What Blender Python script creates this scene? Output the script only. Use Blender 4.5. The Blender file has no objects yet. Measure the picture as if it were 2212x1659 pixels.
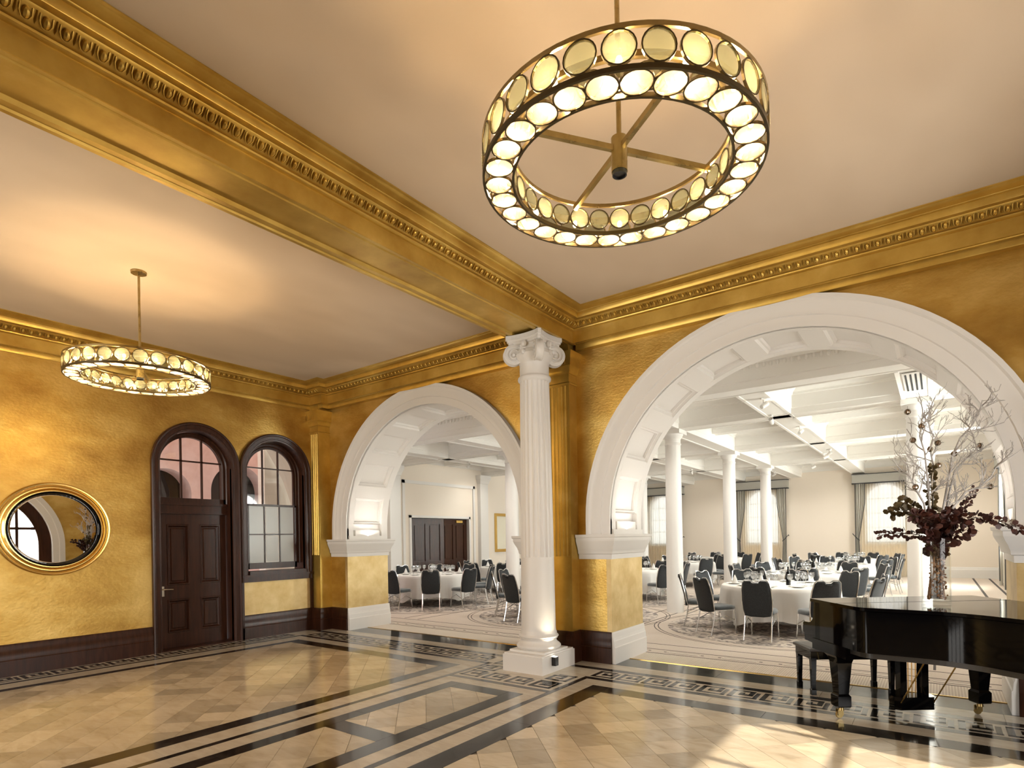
import bpy, math, random
from mathutils import Vector, Matrix
PI = math.pi
S = bpy.context.scene
C = S.collection
rnd = random.Random(7)

# ---------------------------------------------------------------- camera, world, sun, daylight, exposure
YAW, ROLL = 0.6353, -0.01656
cam_d = bpy.data.cameras.new('camera')
cam = bpy.data.objects.new('camera', cam_d); C.objects.link(cam)
_f = Vector((-math.sin(YAW), math.cos(YAW), 0)); _r0 = Vector((math.cos(YAW), math.sin(YAW), 0)); _u0 = Vector((0, 0, 1))
_r = _r0*math.cos(ROLL) + _u0*math.sin(ROLL); _u = _u0*math.cos(ROLL) - _r0*math.sin(ROLL)
cam.matrix_world = Matrix(((_r.x, _u.x, -_f.x, 0), (_r.y, _u.y, -_f.y, 0), (_r.z, _u.z, -_f.z, 1.70), (0, 0, 0, 1)))
cam_d.sensor_width = 36; cam_d.lens = 1246.5/2212*36
cam_d.shift_y = (1163.06 - 829.5)/2212
cam_d.clip_start = 0.05; cam_d.clip_end = 200
S.camera = cam

w = bpy.data.worlds.new('daylight'); S.world = w; w.use_nodes = True
w.node_tree.nodes['Background'].inputs[0].default_value = (0.93, 0.96, 1.0, 1)
w.node_tree.nodes['Background'].inputs[1].default_value = 1.0

def light(name, kind, loc, energy, color=(1, 1, 1), rot=None, aim=None, **kw):
    d = bpy.data.lights.new(name, kind); d.energy = energy; d.color = color
    for k, v in kw.items(): setattr(d, k, v)
    o = bpy.data.objects.new(name, d); C.objects.link(o); o.location = loc
    if aim is not None: o.rotation_euler = Vector(aim).to_track_quat('-Z', 'Y').to_euler()
    elif rot: o.rotation_euler = rot
    return o

DAY = (1.0, 0.95, 0.88)
light('sun', 'SUN', (12, 1, 12), 5.5, (1.0, 0.87, 0.70), aim=(-1.0, 0.12, -0.815), angle=0.012)
# daylight that comes in by the windows (each rectangle stands outside its own window opening; the back one is added fill)
light('daylight_foyer_window', 'AREA', (2.75, 4.0, 1.95), 160, DAY, aim=(-1, 0, 0), shape='RECTANGLE', size=3.0, size_y=3.2)
light('back_fill_lamp', 'AREA', (-7.0, -4.35, 2.2), 250, DAY, aim=(0, 1, 0), shape='RECTANGLE', size=3.2, size_y=3.2)  # fill lamp added behind the camera, with an invented window before it
for i, x in enumerate((-10.53, -6.07, -1.6)):
    light('daylight_hall_window', 'AREA', (x, 27.1, 2.5), 4, (1, 0.98, 0.95), aim=(0, -1, 0), shape='RECTANGLE', size=1.5, size_y=2.6)
for i, y in enumerate((12.2, 17.0, 22.2)):
    light('daylight_hall_side_window', 'AREA', (2.60, y, 2.5), 1500, (0.88, 0.94, 1.0), aim=(-1, 0, 0), shape='RECTANGLE', size=1.6, size_y=2.6)
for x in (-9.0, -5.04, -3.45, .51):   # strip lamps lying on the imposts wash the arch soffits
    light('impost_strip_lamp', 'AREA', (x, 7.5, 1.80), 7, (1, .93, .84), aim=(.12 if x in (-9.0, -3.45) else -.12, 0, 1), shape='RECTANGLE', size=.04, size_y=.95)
S.view_settings.view_transform = 'Standard'
try: S.view_settings.look = 'None'
except Exception: pass
S.view_settings.exposure = 0.6; S.view_settings.gamma = 1.0
S.view_settings.use_curve_mapping = False
cy = S.cycles
cy.use_denoising = True; cy.max_bounces = 9; cy.diffuse_bounces = 6; cy.glossy_bounces = 4; cy.transmission_bounces = 6
cy.transparent_max_bounces = 14; cy.caustics_reflective = False; cy.caustics_refractive = False
cy.sample_clamp_indirect = 4.0; cy.blur_glossy = 0.5

# ---------------------------------------------------------------- materials
def nodes(m):
    m.use_nodes = True; nt = m.node_tree
    return nt, nt.nodes, nt.links, nt.nodes['Principled BSDF']
def mat(name, col, rough=0.5, metal=0.0, **kw):
    m = bpy.data.materials.new(name); nt, N, L, B = nodes(m)
    B.inputs['Base Color'].default_value = (*col, 1); B.inputs['Roughness'].default_value = rough; B.inputs['Metallic'].default_value = metal
    for k, v in kw.items(): B.inputs[k].default_value = v
    return m
def noisy(name, stops, rough=(0.4, 0.6), metal=0.0, scale=2.0, detail=6, stretch=(1, 1, 1), bump=0.0, bscale=None, rnd_amt=0.0, distort=0.0, coords='Object', **kw):
    """base colour from a noise ramp, roughness range, optional bump and per-object variation"""
    m = bpy.data.materials.new(name); nt, N, L, B = nodes(m)
    tc = N.new('ShaderNodeTexCoord'); mp = N.new('ShaderNodeMapping'); mp.inputs['Scale'].default_value = stretch
    if coords == 'World':
        g = N.new('ShaderNodeNewGeometry'); L.new(g.outputs['Position'], mp.inputs[0])
    else: L.new(tc.outputs[coords], mp.inputs[0])
    n = N.new('ShaderNodeTexNoise'); n.inputs['Scale'].default_value = scale; n.inputs['Detail'].default_value = detail; n.inputs['Distortion'].default_value = distort
    n.inputs['Roughness'].default_value = 0.6
    L.new(mp.outputs[0], n.inputs['Vector'])
    r = N.new('ShaderNodeValToRGB'); els = r.color_ramp.elements
    while len(els) < len(stops): els.new(0.5)
    for e, (p, c) in zip(els, stops): e.position = p; e.color = (*c, 1)
    L.new(n.outputs['Fac'], r.inputs[0]); src = r.outputs[0]
    if rnd_amt:
        oi = N.new('ShaderNodeObjectInfo'); mr = N.new('ShaderNodeMapRange'); mr.inputs[3].default_value = 1 - rnd_amt; mr.inputs[4].default_value = 1 + rnd_amt*0.6
        isl = N.new('ShaderNodeNewGeometry'); ad = N.new('ShaderNodeMath'); ad.operation = 'ADD'; fr = N.new('ShaderNodeMath'); fr.operation = 'FRACT'
        L.new(oi.outputs['Random'], ad.inputs[0]); L.new(isl.outputs['Random Per Island'], ad.inputs[1]); L.new(ad.outputs[0], fr.inputs[0]); L.new(fr.outputs[0], mr.inputs[0]); hs = N.new('ShaderNodeHueSaturation'); L.new(src, hs.inputs['Color']); L.new(mr.outputs[0], hs.inputs['Value']); src = hs.outputs[0]
    L.new(src, B.inputs['Base Color'])
    mr = N.new('ShaderNodeMapRange'); mr.inputs[3].default_value = rough[0]; mr.inputs[4].default_value = rough[1]
    L.new(n.outputs['Fac'], mr.inputs[0]); L.new(mr.outputs[0], B.inputs['Roughness'])
    B.inputs['Metallic'].default_value = metal
    if bump:
        b = N.new('ShaderNodeBump'); b.inputs['Strength'].default_value = bump; b.inputs['Distance'].default_value = 0.02
        n2 = N.new('ShaderNodeTexNoise'); n2.inputs['Scale'].default_value = bscale or scale*4; n2.inputs['Detail'].default_value = 5
        L.new(mp.outputs[0], n2.inputs['Vector']); L.new(n2.outputs['Fac'], b.inputs['Height']); L.new(b.outputs[0], B.inputs['Normal'])
    for k, v in kw.items(): B.inputs[k].default_value = v
    return m
M = {}
M['gold'] = noisy('gold_leaf_wall', [(0.34, (0.38, 0.215, 0.045)), (0.50, (0.54, 0.345, 0.085)), (0.66, (0.72, 0.51, 0.17))], (0.30, 0.48), 0.78, 0.9, 9, (1, 1, 1.6), 0.18, 22, distort=0.1, coords='World')
M['gilt'] = noisy('gilded_plaster', [(0.3, (0.48, 0.29, 0.055)), (0.6, (0.66, 0.45, 0.11)), (0.8, (0.82, 0.61, 0.21))], (0.30, 0.45), 0.75, 2.0, 5, coords='World')
M['gold_pale'] = noisy('pale_gold_reveal', [(0.35, (0.52, 0.36, 0.14)), (0.65, (0.70, 0.54, 0.27))], (0.4, 0.55), 0.5, 3, 6, bump=0.1, coords='World')
M['ceiling'] = noisy('ceiling_plaster', [(0.35, (0.58, 0.455, 0.32)), (0.65, (0.71, 0.575, 0.425))], (0.55, 0.7), 0, 0.6, 3, (1, 0.5, 1), coords='World')
M['white'] = mat('white_gloss_paint', (0.82, 0.80, 0.77), 0.45)
M['cream'] = mat('cream_wall_paint', (0.87, 0.79, 0.69), 0.6)
M['hallceil'] = mat('white_ceiling_paint', (0.86, 0.84, 0.80), 0.6)
M['wood'] = noisy('mahogany', [(0.3, (0.018, 0.0055, 0.0025)), (0.7, (0.055, 0.018, 0.008))], (0.25, 0.4), 0, 3, 8, (8, 8, 0.7), coords='Object')
M['wood'].node_tree.nodes['Principled BSDF'].inputs['IOR'].default_value = 1.35
M['marble'] = noisy('cream_marble', [(0.25, (0.42, 0.345, 0.235)), (0.45, (0.54, 0.455, 0.325)), (0.75, (0.62, 0.535, 0.40))], (0.09, 0.15), 0, 2.6, 9, (1.3, 3.6, 1), rnd_amt=0.30, distort=0.8, coords='World')
M['marble_plain'] = noisy('pale_marble_strip', [(0.3, (0.48, 0.41, 0.31)), (0.7, (0.62, 0.55, 0.44))], (0.10, 0.15), 0, 2.5, 8, (1, 3, 1), rnd_amt=0.08, distort=1.0, coords='World')
M['black_marble'] = noisy('black_marble', [(0.4, (0.012, 0.010, 0.008)), (0.75, (0.05, 0.042, 0.034))], (0.07, 0.12), 0, 5, 8, rnd_amt=0.2, distort=1.5, coords='World')
M['slate'] = noisy('grey_threshold_stone', [(0.4, (0.05, 0.05, 0.045)), (0.7, (0.09, 0.09, 0.08))], (0.08, 0.14), 0, 4, 6, coords='World')
M['grout'] = mat('grout', (0.10, 0.08, 0.06), 0.7)
M['brass'] = noisy('aged_brass', [(0.3, (0.30, 0.22, 0.09)), (0.7, (0.45, 0.34, 0.15))], (0.22, 0.35), 0.9, 8, 3)
M['brass_dark'] = mat('dark_bronze', (0.10, 0.075, 0.035), 0.35, 0.8)
M['gold_metal'] = mat('polished_brass', (0.75, 0.50, 0.16), 0.22, 1.0)
M['chrome'] = mat('chrome', (0.72, 0.72, 0.73), 0.16, 1.0)
M['black_gloss'] = mat('black_lacquer', (0.002, 0.002, 0.0025), 0.05, 0.0, **{'IOR': 1.27})
M['black'] = mat('black_paint', (0.012, 0.012, 0.013), 0.4)
M['leather'] = mat('black_leather', (0.03, 0.022, 0.017), 0.32)
M['fabric'] = noisy('slate_fabric', [(0.4, (0.010, 0.012, 0.014)), (0.7, (0.022, 0.026, 0.030))], (0.75, 0.9), 0, 60, 2, **{'Sheen Weight': 0.08})
M['fabric_seat'] = noisy('slate_seat_fabric', [(0.4, (0.06, 0.075, 0.085)), (0.7, (0.09, 0.11, 0.125))], (0.7, 0.9), 0, 60, 2, **{'Sheen Weight': 0.5})
M['cloth'] = mat('white_linen', (0.84, 0.82, 0.79), 0.8, **{'Sheen Weight': 0.2})
M['napkin'] = mat('white_napkin', (0.9, 0.89, 0.87), 0.8)
M['china'] = mat('white_china', (0.88, 0.87, 0.84), 0.15)
M['mirror'] = mat('mirror_glass', (0.93, 0.93, 0.92), 0.0, 1.0)
M['leaf'] = noisy('dark_red_leaf', [(0.4, (0.030, 0.008, 0.006)), (0.7, (0.085, 0.024, 0.014))], (0.45, 0.6), 0, 12, 3)
M['leaf_olive'] = noisy('olive_leaf', [(0.4, (0.05, 0.035, 0.010)), (0.7, (0.13, 0.085, 0.025))], (0.45, 0.6), 0, 12, 3)
M['twig'] = noisy('silvered_twig', [(0.4, (0.34, 0.32, 0.30)), (0.7, (0.54, 0.51, 0.48))], (0.5, 0.7), 0, 20, 3)
M['cone'] = noisy('brown_filler', [(0.4, (0.14, 0.06, 0.025)), (0.7, (0.42, 0.24, 0.12))], (0.5, 0.7), 0, 30, 3)
M['bead'] = mat('smoky_bead', (0.42, 0.30, 0.22), 0.15, 0.7)
M['drape'] = mat('grey_drape', (0.50, 0.48, 0.42), 0.75, **{'Sheen Weight': 0.3})
M['drape_trim'] = mat('charcoal_drape_edge', (0.03, 0.03, 0.032), 0.7)
M['pelmet'] = mat('grey_pelmet', (0.42, 0.41, 0.37), 0.7)
M['frosted'] = mat('frosted_pane', (0.36, 0.35, 0.32), 0.25)
M['pink'] = noisy('pink_render', [(0.35, (0.66, 0.40, 0.33)), (0.65, (0.82, 0.58, 0.51))], (0.7, 0.9), 0, 1.5, 6, coords='World')
M['pale_stone'] = mat('pale_stone', (0.55, 0.48, 0.38), 0.8)
M['dark_void'] = mat('shadowed_doorway', (0.05, 0.03, 0.025), 0.9)
M['vent'] = mat('vent_slot_black', (0.01, 0.01, 0.01), 0.8)
M['paper'] = mat('cream_print', (0.80, 0.76, 0.62), 0.5)
def glass(name, col, rough, tr, spec=0.12):
    m = bpy.data.materials.new(name); m.use_nodes = True; nt = m.node_tree; N = nt.nodes; L = nt.links; N.remove(N['Principled BSDF'])
    out = N['Material Output']; t = N.new('ShaderNodeBsdfTransparent'); t.inputs[0].default_value = (*col, 1)
    g = N.new('ShaderNodeBsdfGlossy'); g.inputs['Roughness'].default_value = rough; g.inputs[0].default_value = (1, 1, 1, 1)
    lw = N.new('ShaderNodeLayerWeight'); pw = N.new('ShaderNodeMath'); pw.operation = 'POWER'; pw.inputs[1].default_value = 4.0; L.new(lw.outputs['Facing'], pw.inputs[0])
    ad = N.new('ShaderNodeMath'); ad.operation = 'MULTIPLY_ADD'; ad.inputs[1].default_value = 0.55; ad.inputs[2].default_value = spec+0.03; L.new(pw.outputs[0], ad.inputs[0])
    mx = N.new('ShaderNodeMixShader'); L.new(ad.outputs[0], mx.inputs[0]); L.new(t.outputs[0], mx.inputs[1]); L.new(g.outputs[0], mx.inputs[2])
    last = mx
    if tr:
        d = N.new('ShaderNodeBsdfTranslucent'); d.inputs[0].default_value = (*col, 1); m2 = N.new('ShaderNodeMixShader'); m2.inputs[0].default_value = tr
        L.new(mx.outputs[0], m2.inputs[1]); L.new(d.outputs[0], m2.inputs[2]); last = m2
    L.new(last.outputs[0], out.inputs[0]); return m
M['pane'] = glass('window_pane', (0.96, 0.97, 0.96), 0.0, 0, 0.0)
M['glassware'] = glass('clear_glass', (0.94, 0.95, 0.96), 0.02, 0, 0.16)
M['vase_glass'] = glass('vase_glass', (0.97, 0.98, 0.98), 0.0, 0, 0.0)
M['lens'] = glass('seeded_glass_side', (0.70, 0.72, 0.61), 0.08, 0.045, 0.06)
M['lens_low'] = glass('seeded_glass_bottom', (1.0, 0.96, 0.88), 0.15, 0.11, 0.03)
M['sheer'] = glass('sheer_voile', (0.97, 0.93, 0.84), 0.9, 0.68, 0.0)
def emit(name, col, s):
    m = bpy.data.materials.new(name); nt, N, L, B = nodes(m)
    B.inputs['Base Color'].default_value = (*col, 1); B.inputs['Emission Color'].default_value = (*col, 1); B.inputs['Emission Strength'].default_value = s
    return m
M['bulb'] = emit('lit_bulb', (1.0, 0.80, 0.50), 12.0)
M['downlight'] = emit('lit_downlight', (1.0, 0.92, 0.8), 7.0)
M['spot_on'] = emit('lit_spotlight', (1.0, 0.88, 0.7), 25.0)
# carpet: beige loop pile with fine rib and mottled grey rings under the tables
def carpet_mat():
    m = bpy.data.materials.new('patterned_carpet'); nt, N, L, B = nodes(m)
    g = N.new('ShaderNodeNewGeometry')
    n = N.new('ShaderNodeTexNoise'); n.inputs['Scale'].default_value = 55; n.inputs['Detail'].default_value = 2; L.new(g.outputs['Position'], n.inputs['Vector'])
    r = N.new('ShaderNodeValToRGB'); r.color_ramp.elements[0].color = (0.52, 0.44, 0.37, 1); r.color_ramp.elements[1].color = (0.68, 0.60, 0.52, 1)
    L.new(n.outputs['Fac'], r.inputs[0]); L.new(r.outputs[0], B.inputs['Base Color']); B.inputs['Roughness'].default_value = 0.95
    return m
M['carpet'] = carpet_mat()
M['carpet_dark'] = mat('carpet_line', (0.07, 0.058, 0.052), 0.95)
M['carpet_light'] = mat('carpet_cream', (0.76, 0.69, 0.60), 0.95)
def medallion_mat():
    m = bpy.data.materials.new('carpet_medallion'); nt, N, L, B = nodes(m)
    tc = N.new('ShaderNodeTexCoord'); mp = N.new('ShaderNodeMapping'); mp.inputs['Scale'].default_value = (1, 1, 1); L.new(tc.outputs['Object'], mp.inputs[0])
    n = N.new('ShaderNodeTexNoise'); n.inputs['Scale'].default_value = 5; n.inputs['Detail'].default_value = 6; n.inputs['Distortion'].default_value = 2.0
    L.new(mp.outputs[0], n.inputs['Vector'])
    r = N.new('ShaderNodeValToRGB'); e = r.color_ramp.elements; e.new(0.5)
    for q, (p, c) in zip(e, [(0.40, (0.16, 0.14, 0.13)), (0.49, (0.36, 0.31, 0.28)), (0.56, (0.62, 0.55, 0.48))]): q.position = p; q.color = (*c, 1)
    L.new(n.outputs['Fac'], r.inputs[0]); L.new(r.outputs[0], B.inputs['Base Color']); B.inputs['Roughness'].default_value = 0.95
    return m
M['medallion'] = medallion_mat()

# ---------------------------------------------------------------- mesh helpers
KIDS = {}
def setp(o, p):
    o.parent = p; KIDS.setdefault(p.name, []).append(o)
class MB:
    def __init__(s): s.v = []; s.f = []; s.mi = []
    def add(s, v, f, X=None, mi=0):
        o = len(s.v); s.v += [tuple(X @ Vector(p)) if X else tuple(p) for p in v]
        s.f += [tuple(i+o for i in q) for q in f]; s.mi += [mi]*len(f); return s
    def box(s, x0, x1, y0, y1, z0, z1, X=None, mi=0):
        v = [(x, y, z) for z in (z0, z1) for x, y in ((x0, y0), (x1, y0), (x1, y1), (x0, y1))]
        return s.add(v, [(3, 2, 1, 0), (4, 5, 6, 7), (0, 1, 5, 4), (1, 2, 6, 5), (2, 3, 7, 6), (3, 0, 4, 7)], X, mi)
    def prism(s, poly, a, b, axis='z', X=None, mi=0):
        """extrude a 2-D polygon along an axis; axis 'y': poly is (x,z); 'x': poly is (y,z)"""
        n = len(poly)
        mk = {'z': lambda p, t: (p[0], p[1], t), 'y': lambda p, t: (p[0], t, p[1]), 'x': lambda p, t: (t, p[0], p[1])}[axis]
        v = [mk(p, a) for p in poly] + [mk(p, b) for p in poly]
        f = [(i, (i+1) % n, (i+1) % n + n, i+n) for i in range(n)] + [tuple(range(n))[::-1], tuple(range(n, 2*n))]
        return s.add(v, f, X, mi)
    def lathe(s, prof, seg=24, X=None, mi=0, sx=1.0, sy=1.0, closed=False):
        n = len(prof); v = [(r*math.cos(2*PI*k/seg)*sx, r*math.sin(2*PI*k/seg)*sy, z) for k in range(seg) for r, z in prof]
        f = []
        for k in range(seg):
            k2 = (k+1) % seg
            for j in range(n if closed else n-1):
                j2 = (j+1) % n; f.append((k*n+j, k2*n+j, k2*n+j2, k*n+j2))
        return s.add(v, f, X, mi)
    def tube(s, pts, r, seg=6, X=None, mi=0, cap=True):
        pts = [Vector(p) for p in pts]; rs = r if isinstance(r, (list, tuple)) else [r]*len(pts)
        v = []; n = len(pts); up = None
        for i, p in enumerate(pts):
            t = (pts[min(i+1, n-1)] - pts[max(i-1, 0)]).normalized()
            if up is None: up = Vector((0, 0, 1)) if abs(t.z) < 0.9 else Vector((1, 0, 0))
            a = t.cross(up).normalized(); b = a.cross(t).normalized(); up = b
            for k in range(seg):
                q = 2*PI*k/seg; v.append(p + (a*math.cos(q) + b*math.sin(q))*rs[i])
        f = [(i*seg+k, i*seg+(k+1) % seg, (i+1)*seg+(k+1) % seg, (i+1)*seg+k) for i in range(n-1) for k in range(seg)]
        if cap: f += [tuple(range(seg))[::-1], tuple(range((n-1)*seg, n*seg))]
        return s.add(v, f, X, mi)
    def ball(s, c, rx, ry=None, rz=None, seg=8, rings=5, X=None, mi=0):
        ry = ry or rx; rz = rz or rx
        v = [(c[0], c[1], c[2]-rz)]
        for i in range(1, rings):
            a = -PI/2 + PI*i/rings
            v += [(c[0]+rx*math.cos(a)*math.cos(2*PI*k/seg), c[1]+ry*math.cos(a)*math.sin(2*PI*k/seg), c[2]+rz*math.sin(a)) for k in range(seg)]
        v.append((c[0], c[1], c[2]+rz)); f = [(0, 1+(k+1) % seg, 1+k) for k in range(seg)]
        for i in range(rings-2):
            o = 1+i*seg; f += [(o+k, o+(k+1) % seg, o+seg+(k+1) % seg, o+seg+k) for k in range(seg)]
        o = 1+(rings-2)*seg; f += [(o+k, o+(k+1) % seg, len(v)-1) for k in range(seg)]
        return s.add(v, f, X, mi)
    def build(s, name, m, parent=None, smooth=False, loc=None):
        me = bpy.data.meshes.new(name); me.from_pydata(s.v, [], s.f)
        for q in (m if isinstance(m, (list, tuple)) else [m]): me.materials.append(M[q])
        if any(s.mi): me.polygons.foreach_set('material_index', s.mi)
        if smooth:
            me.polygons.foreach_set('use_smooth', [True]*len(me.polygons))
            if smooth != 'all':
                try: me.set_sharp_from_angle(angle=math.radians(35))
                except Exception: pass
        me.update()
        o = bpy.data.objects.new(name, me); C.objects.link(o)
        if parent: setp(o, parent)
        if loc: o.location = loc
        return o
def moulding(path, prof, side=-1, closed=False, mb=None, mi=0):
    """sweep a (p,z) profile along a plan path with mitred corners; p is measured to the right (side -1) or left (+1) of the path"""
    mb = mb or MB(); n = len(path); P = [Vector((a[0], a[1])) for a in path]
    def nrm(a, b):
        d = (b-a).normalized(); return Vector((-d.y, d.x))*side
    mit = []
    for i in range(n):
        n1 = nrm(P[i-1], P[i]) if (i > 0 or closed) else None; n2 = nrm(P[i], P[(i+1) % n]) if (i < n-1 or closed) else None
        if n1 is None: mit.append(n2)
        elif n2 is None: mit.append(n1)
        else: mit.append((n1+n2)/(1+n1.dot(n2)))
    k = len(prof); v = [(P[i].x+mit[i].x*p, P[i].y+mit[i].y*p, z) for i in range(n) for p, z in prof]; f = []
    for i in range(n if closed else n-1):
        a = i*k; b = ((i+1) % n)*k
        f += [(a+j, b+j, b+(j+1) % k, a+(j+1) % k) for j in range(k)]
    if not closed: f += [tuple(range(k)), tuple(range((n-1)*k, n*k))[::-1]]
    return mb.add(v, f, None, mi)
def arch_sweep(mb, prof, c, zs, z0, plane, n=36, mi=0):
    """sweep profile points (r, d) round a semicircle centred (c, zs), with straight legs down to z0. plane 'y': wall normal y, d = y; plane 'x': wall normal x, d = x"""
    st = []
    if z0 < zs: st.append((-1, 0, z0-zs))
    st += [(-math.cos(PI*i/n), math.sin(PI*i/n), 0) for i in range(n+1)]
    if z0 < zs: st.append((1, 0, z0-zs))
    k = len(prof); v = []
    for cx, sz, dz in st:
        for r, d in prof:
            u = c+cx*r; z = zs+sz*r+dz; v.append((u, d, z) if plane == 'y' else (d, u, z))
    f = [(i*k+j, (i+1)*k+j, (i+1)*k+(j+1) % k, i*k+(j+1) % k) for i in range(len(st)-1) for j in range(k)]
    f += [tuple(range(k))[::-1], tuple(range((len(st)-1)*k, len(st)*k))]
    return mb.add(v, f, None, mi)
def wall(name, plane, d0, d1, u0, u1, z1, holes, mats, reveal=lambda z: 0, z_base=0.0, front_mi=0, back_mi=0):
    """thick wall with arched or square holes. holes: (c, r, spring, z0) arched or (ua, ub, zb, zt) with kind tag"""
    mb = MB(); us = {u0, u1}; H = []
    for h in holes:
        if h[0] == 'arch':
            _, c, r, zs, zb = h; pts = [c-r*math.cos(PI*i/32) for i in range(33)]
            us |= {round(p, 5) for p in pts}; H.append((c-r, c+r, lambda u, c=c, r=r, zs=zs: zs+math.sqrt(max(0, r*r-(u-c)**2)), zb, h))
        else:
            _, a, b, zb, zt = h; us |= {a, b}; H.append((a, b, lambda u, zt=zt: zt, zb, h))
    us = sorted(us)
    def P(u, d, z): return (u, d, z) if plane == 'y' else (d, u, z)
    for a, b in zip(us, us[1:]):
        m = (a+b)/2; hs = [h for h in H if h[0]-1e-6 < m < h[1]+1e-6]
        segs = []
        if hs:
            h = hs[0]
            if h[3] > z_base: segs.append(((z_base, h[3]), (z_base, h[3])))
            segs.append(((h[2](a), z1), (h[2](b), z1)))
        else: segs.append(((z_base, z1), (z_base, z1)))
        for (a0, a1), (b0, b1) in segs:
            mb.add([P(a, d0, a0), P(b, d0, b0), P(b, d0, b1), P(a, d0, a1)], [(0, 1, 2, 3)], None, front_mi)
            mb.add([P(a, d1, a0), P(b, d1, b0), P(b, d1, b1), P(a, d1, a1)], [(3, 2, 1, 0)], None, back_mi)
        if hs:
            h = hs[0]
            mb.add([P(a, d0, h[2](a)), P(b, d0, h[2](b)), P(b, d1, h[2](b)), P(a, d1, h[2](a))], [(0, 1, 2, 3)], None, reveal(h[2](a)))
            if h[3] > z_base: mb.add([P(a, d0, h[3]), P(b, d0, h[3]), P(b, d1, h[3]), P(a, d1, h[3])], [(0, 1, 2, 3)], None, reveal(h[3]))
    for h in H:
        for u in (h[0], h[1]):
            zt = h[2](u); zz = sorted({h[3], zt} | ({1.41} if h[3] < 1.41 < zt else set()))
            for a, b in zip(zz, zz[1:]): mb.add([P(u, d0, a), P(u, d0, b), P(u, d1, b), P(u, d1, a)], [(0, 1, 2, 3)], None, reveal((a+b)/2))
    for u in (u0, u1): mb.add([P(u, d0, z_base), P(u, d0, z1), P(u, d1, z1), P(u, d1, z_base)], [(0, 1, 2, 3)])
    mb.add([P(u0, d0, z1), P(u1, d0, z1), P(u1, d1, z1), P(u0, d1, z1)], [(0, 1, 2, 3)])
    o = mb.build(name, mats); o['kind'] = 'structure'; return o
def struct(o): o['kind'] = 'structure'; return o
def tag(o, label, cat, group=None, kind=None):
    o['label'] = label; o['category'] = cat
    if group: o['group'] = group
    if kind: o['kind'] = kind
    return o
def thing(name, label, cat, loc=(0, 0, 0), rz=0.0, group=None):
    o = bpy.data.objects.new(name, None); C.objects.link(o); o.location = loc; o.rotation_euler = (0, 0, rz); o.empty_display_size = 0.1
    return tag(o, label, cat, group)
def kids(o):
    return list(KIDS.get(o.name, ()))
def dup(root, loc, rz=0.0, label=None, group=None):
    def cp(o, par):
        c = o.copy(); C.objects.link(c)
        if par: setp(c, par)
        for ch in kids(o): cp(ch, c)
        return c
    r = cp(root, None); r.location = loc; r.rotation_euler = (0, 0, rz)
    if label: r['label'] = label
    if group: r['group'] = group
    return r
def share(name, me, parent, X=None, m=None):
    o = bpy.data.objects.new(name, me); C.objects.link(o)
    if parent: setp(o, parent)
    if X is not None: o.matrix_local = X
    return o
def clip(poly, a, b, c):
    """keep the part of a polygon where a*x+b*y<=c"""
    out = []
    for i in range(len(poly)):
        p, q = poly[i], poly[(i+1) % len(poly)]; dp = a*p[0]+b*p[1]-c; dq = a*q[0]+b*q[1]-c
        if dp <= 0: out.append(p)
        if dp*dq < 0:
            t = dp/(dp-dq); out.append((p[0]+(q[0]-p[0])*t, p[1]+(q[1]-p[1])*t))
    return out
def clip_rect(poly, x0, x1, y0, y1):
    for a, b, c in ((-1, 0, -x0), (1, 0, x1), (0, -1, -y0), (0, 1, y1)):
        poly = clip(poly, a, b, c)
        if len(poly) < 3: return []
    return poly
def clip_arch(poly, c, zs, r, n=20):
    for i in range(n+1):
        t = PI*i/n; a, b = math.cos(t), math.sin(t); poly = clip(poly, a, b, a*c+b*zs+r*math.cos(PI/n/2))
        if len(poly) < 3: return []
    return poly
def area(poly): return abs(sum(poly[i][0]*poly[(i+1) % len(poly)][1]-poly[(i+1) % len(poly)][0]*poly[i][1] for i in range(len(poly))))/2
def shrink(poly, d):
    cx = sum(p[0] for p in poly)/len(poly); cz = sum(p[1] for p in poly)/len(poly)
    out = []
    for x, z in poly:
        l = math.hypot(x-cx, z-cz) or 1; out.append((x-(x-cx)/l*d, z-(z-cz)/l*d))
    return out
# ================================================================ THE SHELL OF THE FOYER
XL, XR, YB, YF, YH, HZ = -9.83, 1.95, -4.0, 7.0, 8.0, 4.7
ZS, RI, RO = 1.94, 2.05, 2.37
ARX = (-7.02, -1.47)
# walls
wall('wall_front', 'y', YF, YH, XL, XR, HZ, [('arch', c, RI+0.07, ZS, 0.0) for c in ARX], ['gold', 'white', 'gold_pale'],
     reveal=lambda z: 2 if z < 1.41 else 1, back_mi=1)
wall('wall_left', 'x', XL, XL-0.35, YB, YF, HZ, [('arch', 4.595, 0.575, 2.985, 0.0), ('arch', 6.012, 0.575, 2.985, 1.12)], ['gold', 'wood'], reveal=lambda z: 1)
wall('wall_right', 'x', XR, XR+0.45, YB, YH, HZ, [('arch', 4.0, 1.80, 1.73, 0.35)], ['gold', 'white'], reveal=lambda z: 1)
wall('wall_back', 'y', YB, YB-0.3, XL, XR, HZ, [('rect', -8.6, -5.4, 0.6, 3.8)], ['gold', 'white'], reveal=lambda z: 1)  # the opening is made for the added fill lamp
struct(MB().box(XL-0.35, XR+0.45, YB-0.3, YH, HZ, HZ+0.15).build('ceiling', 'ceiling'))

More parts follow.
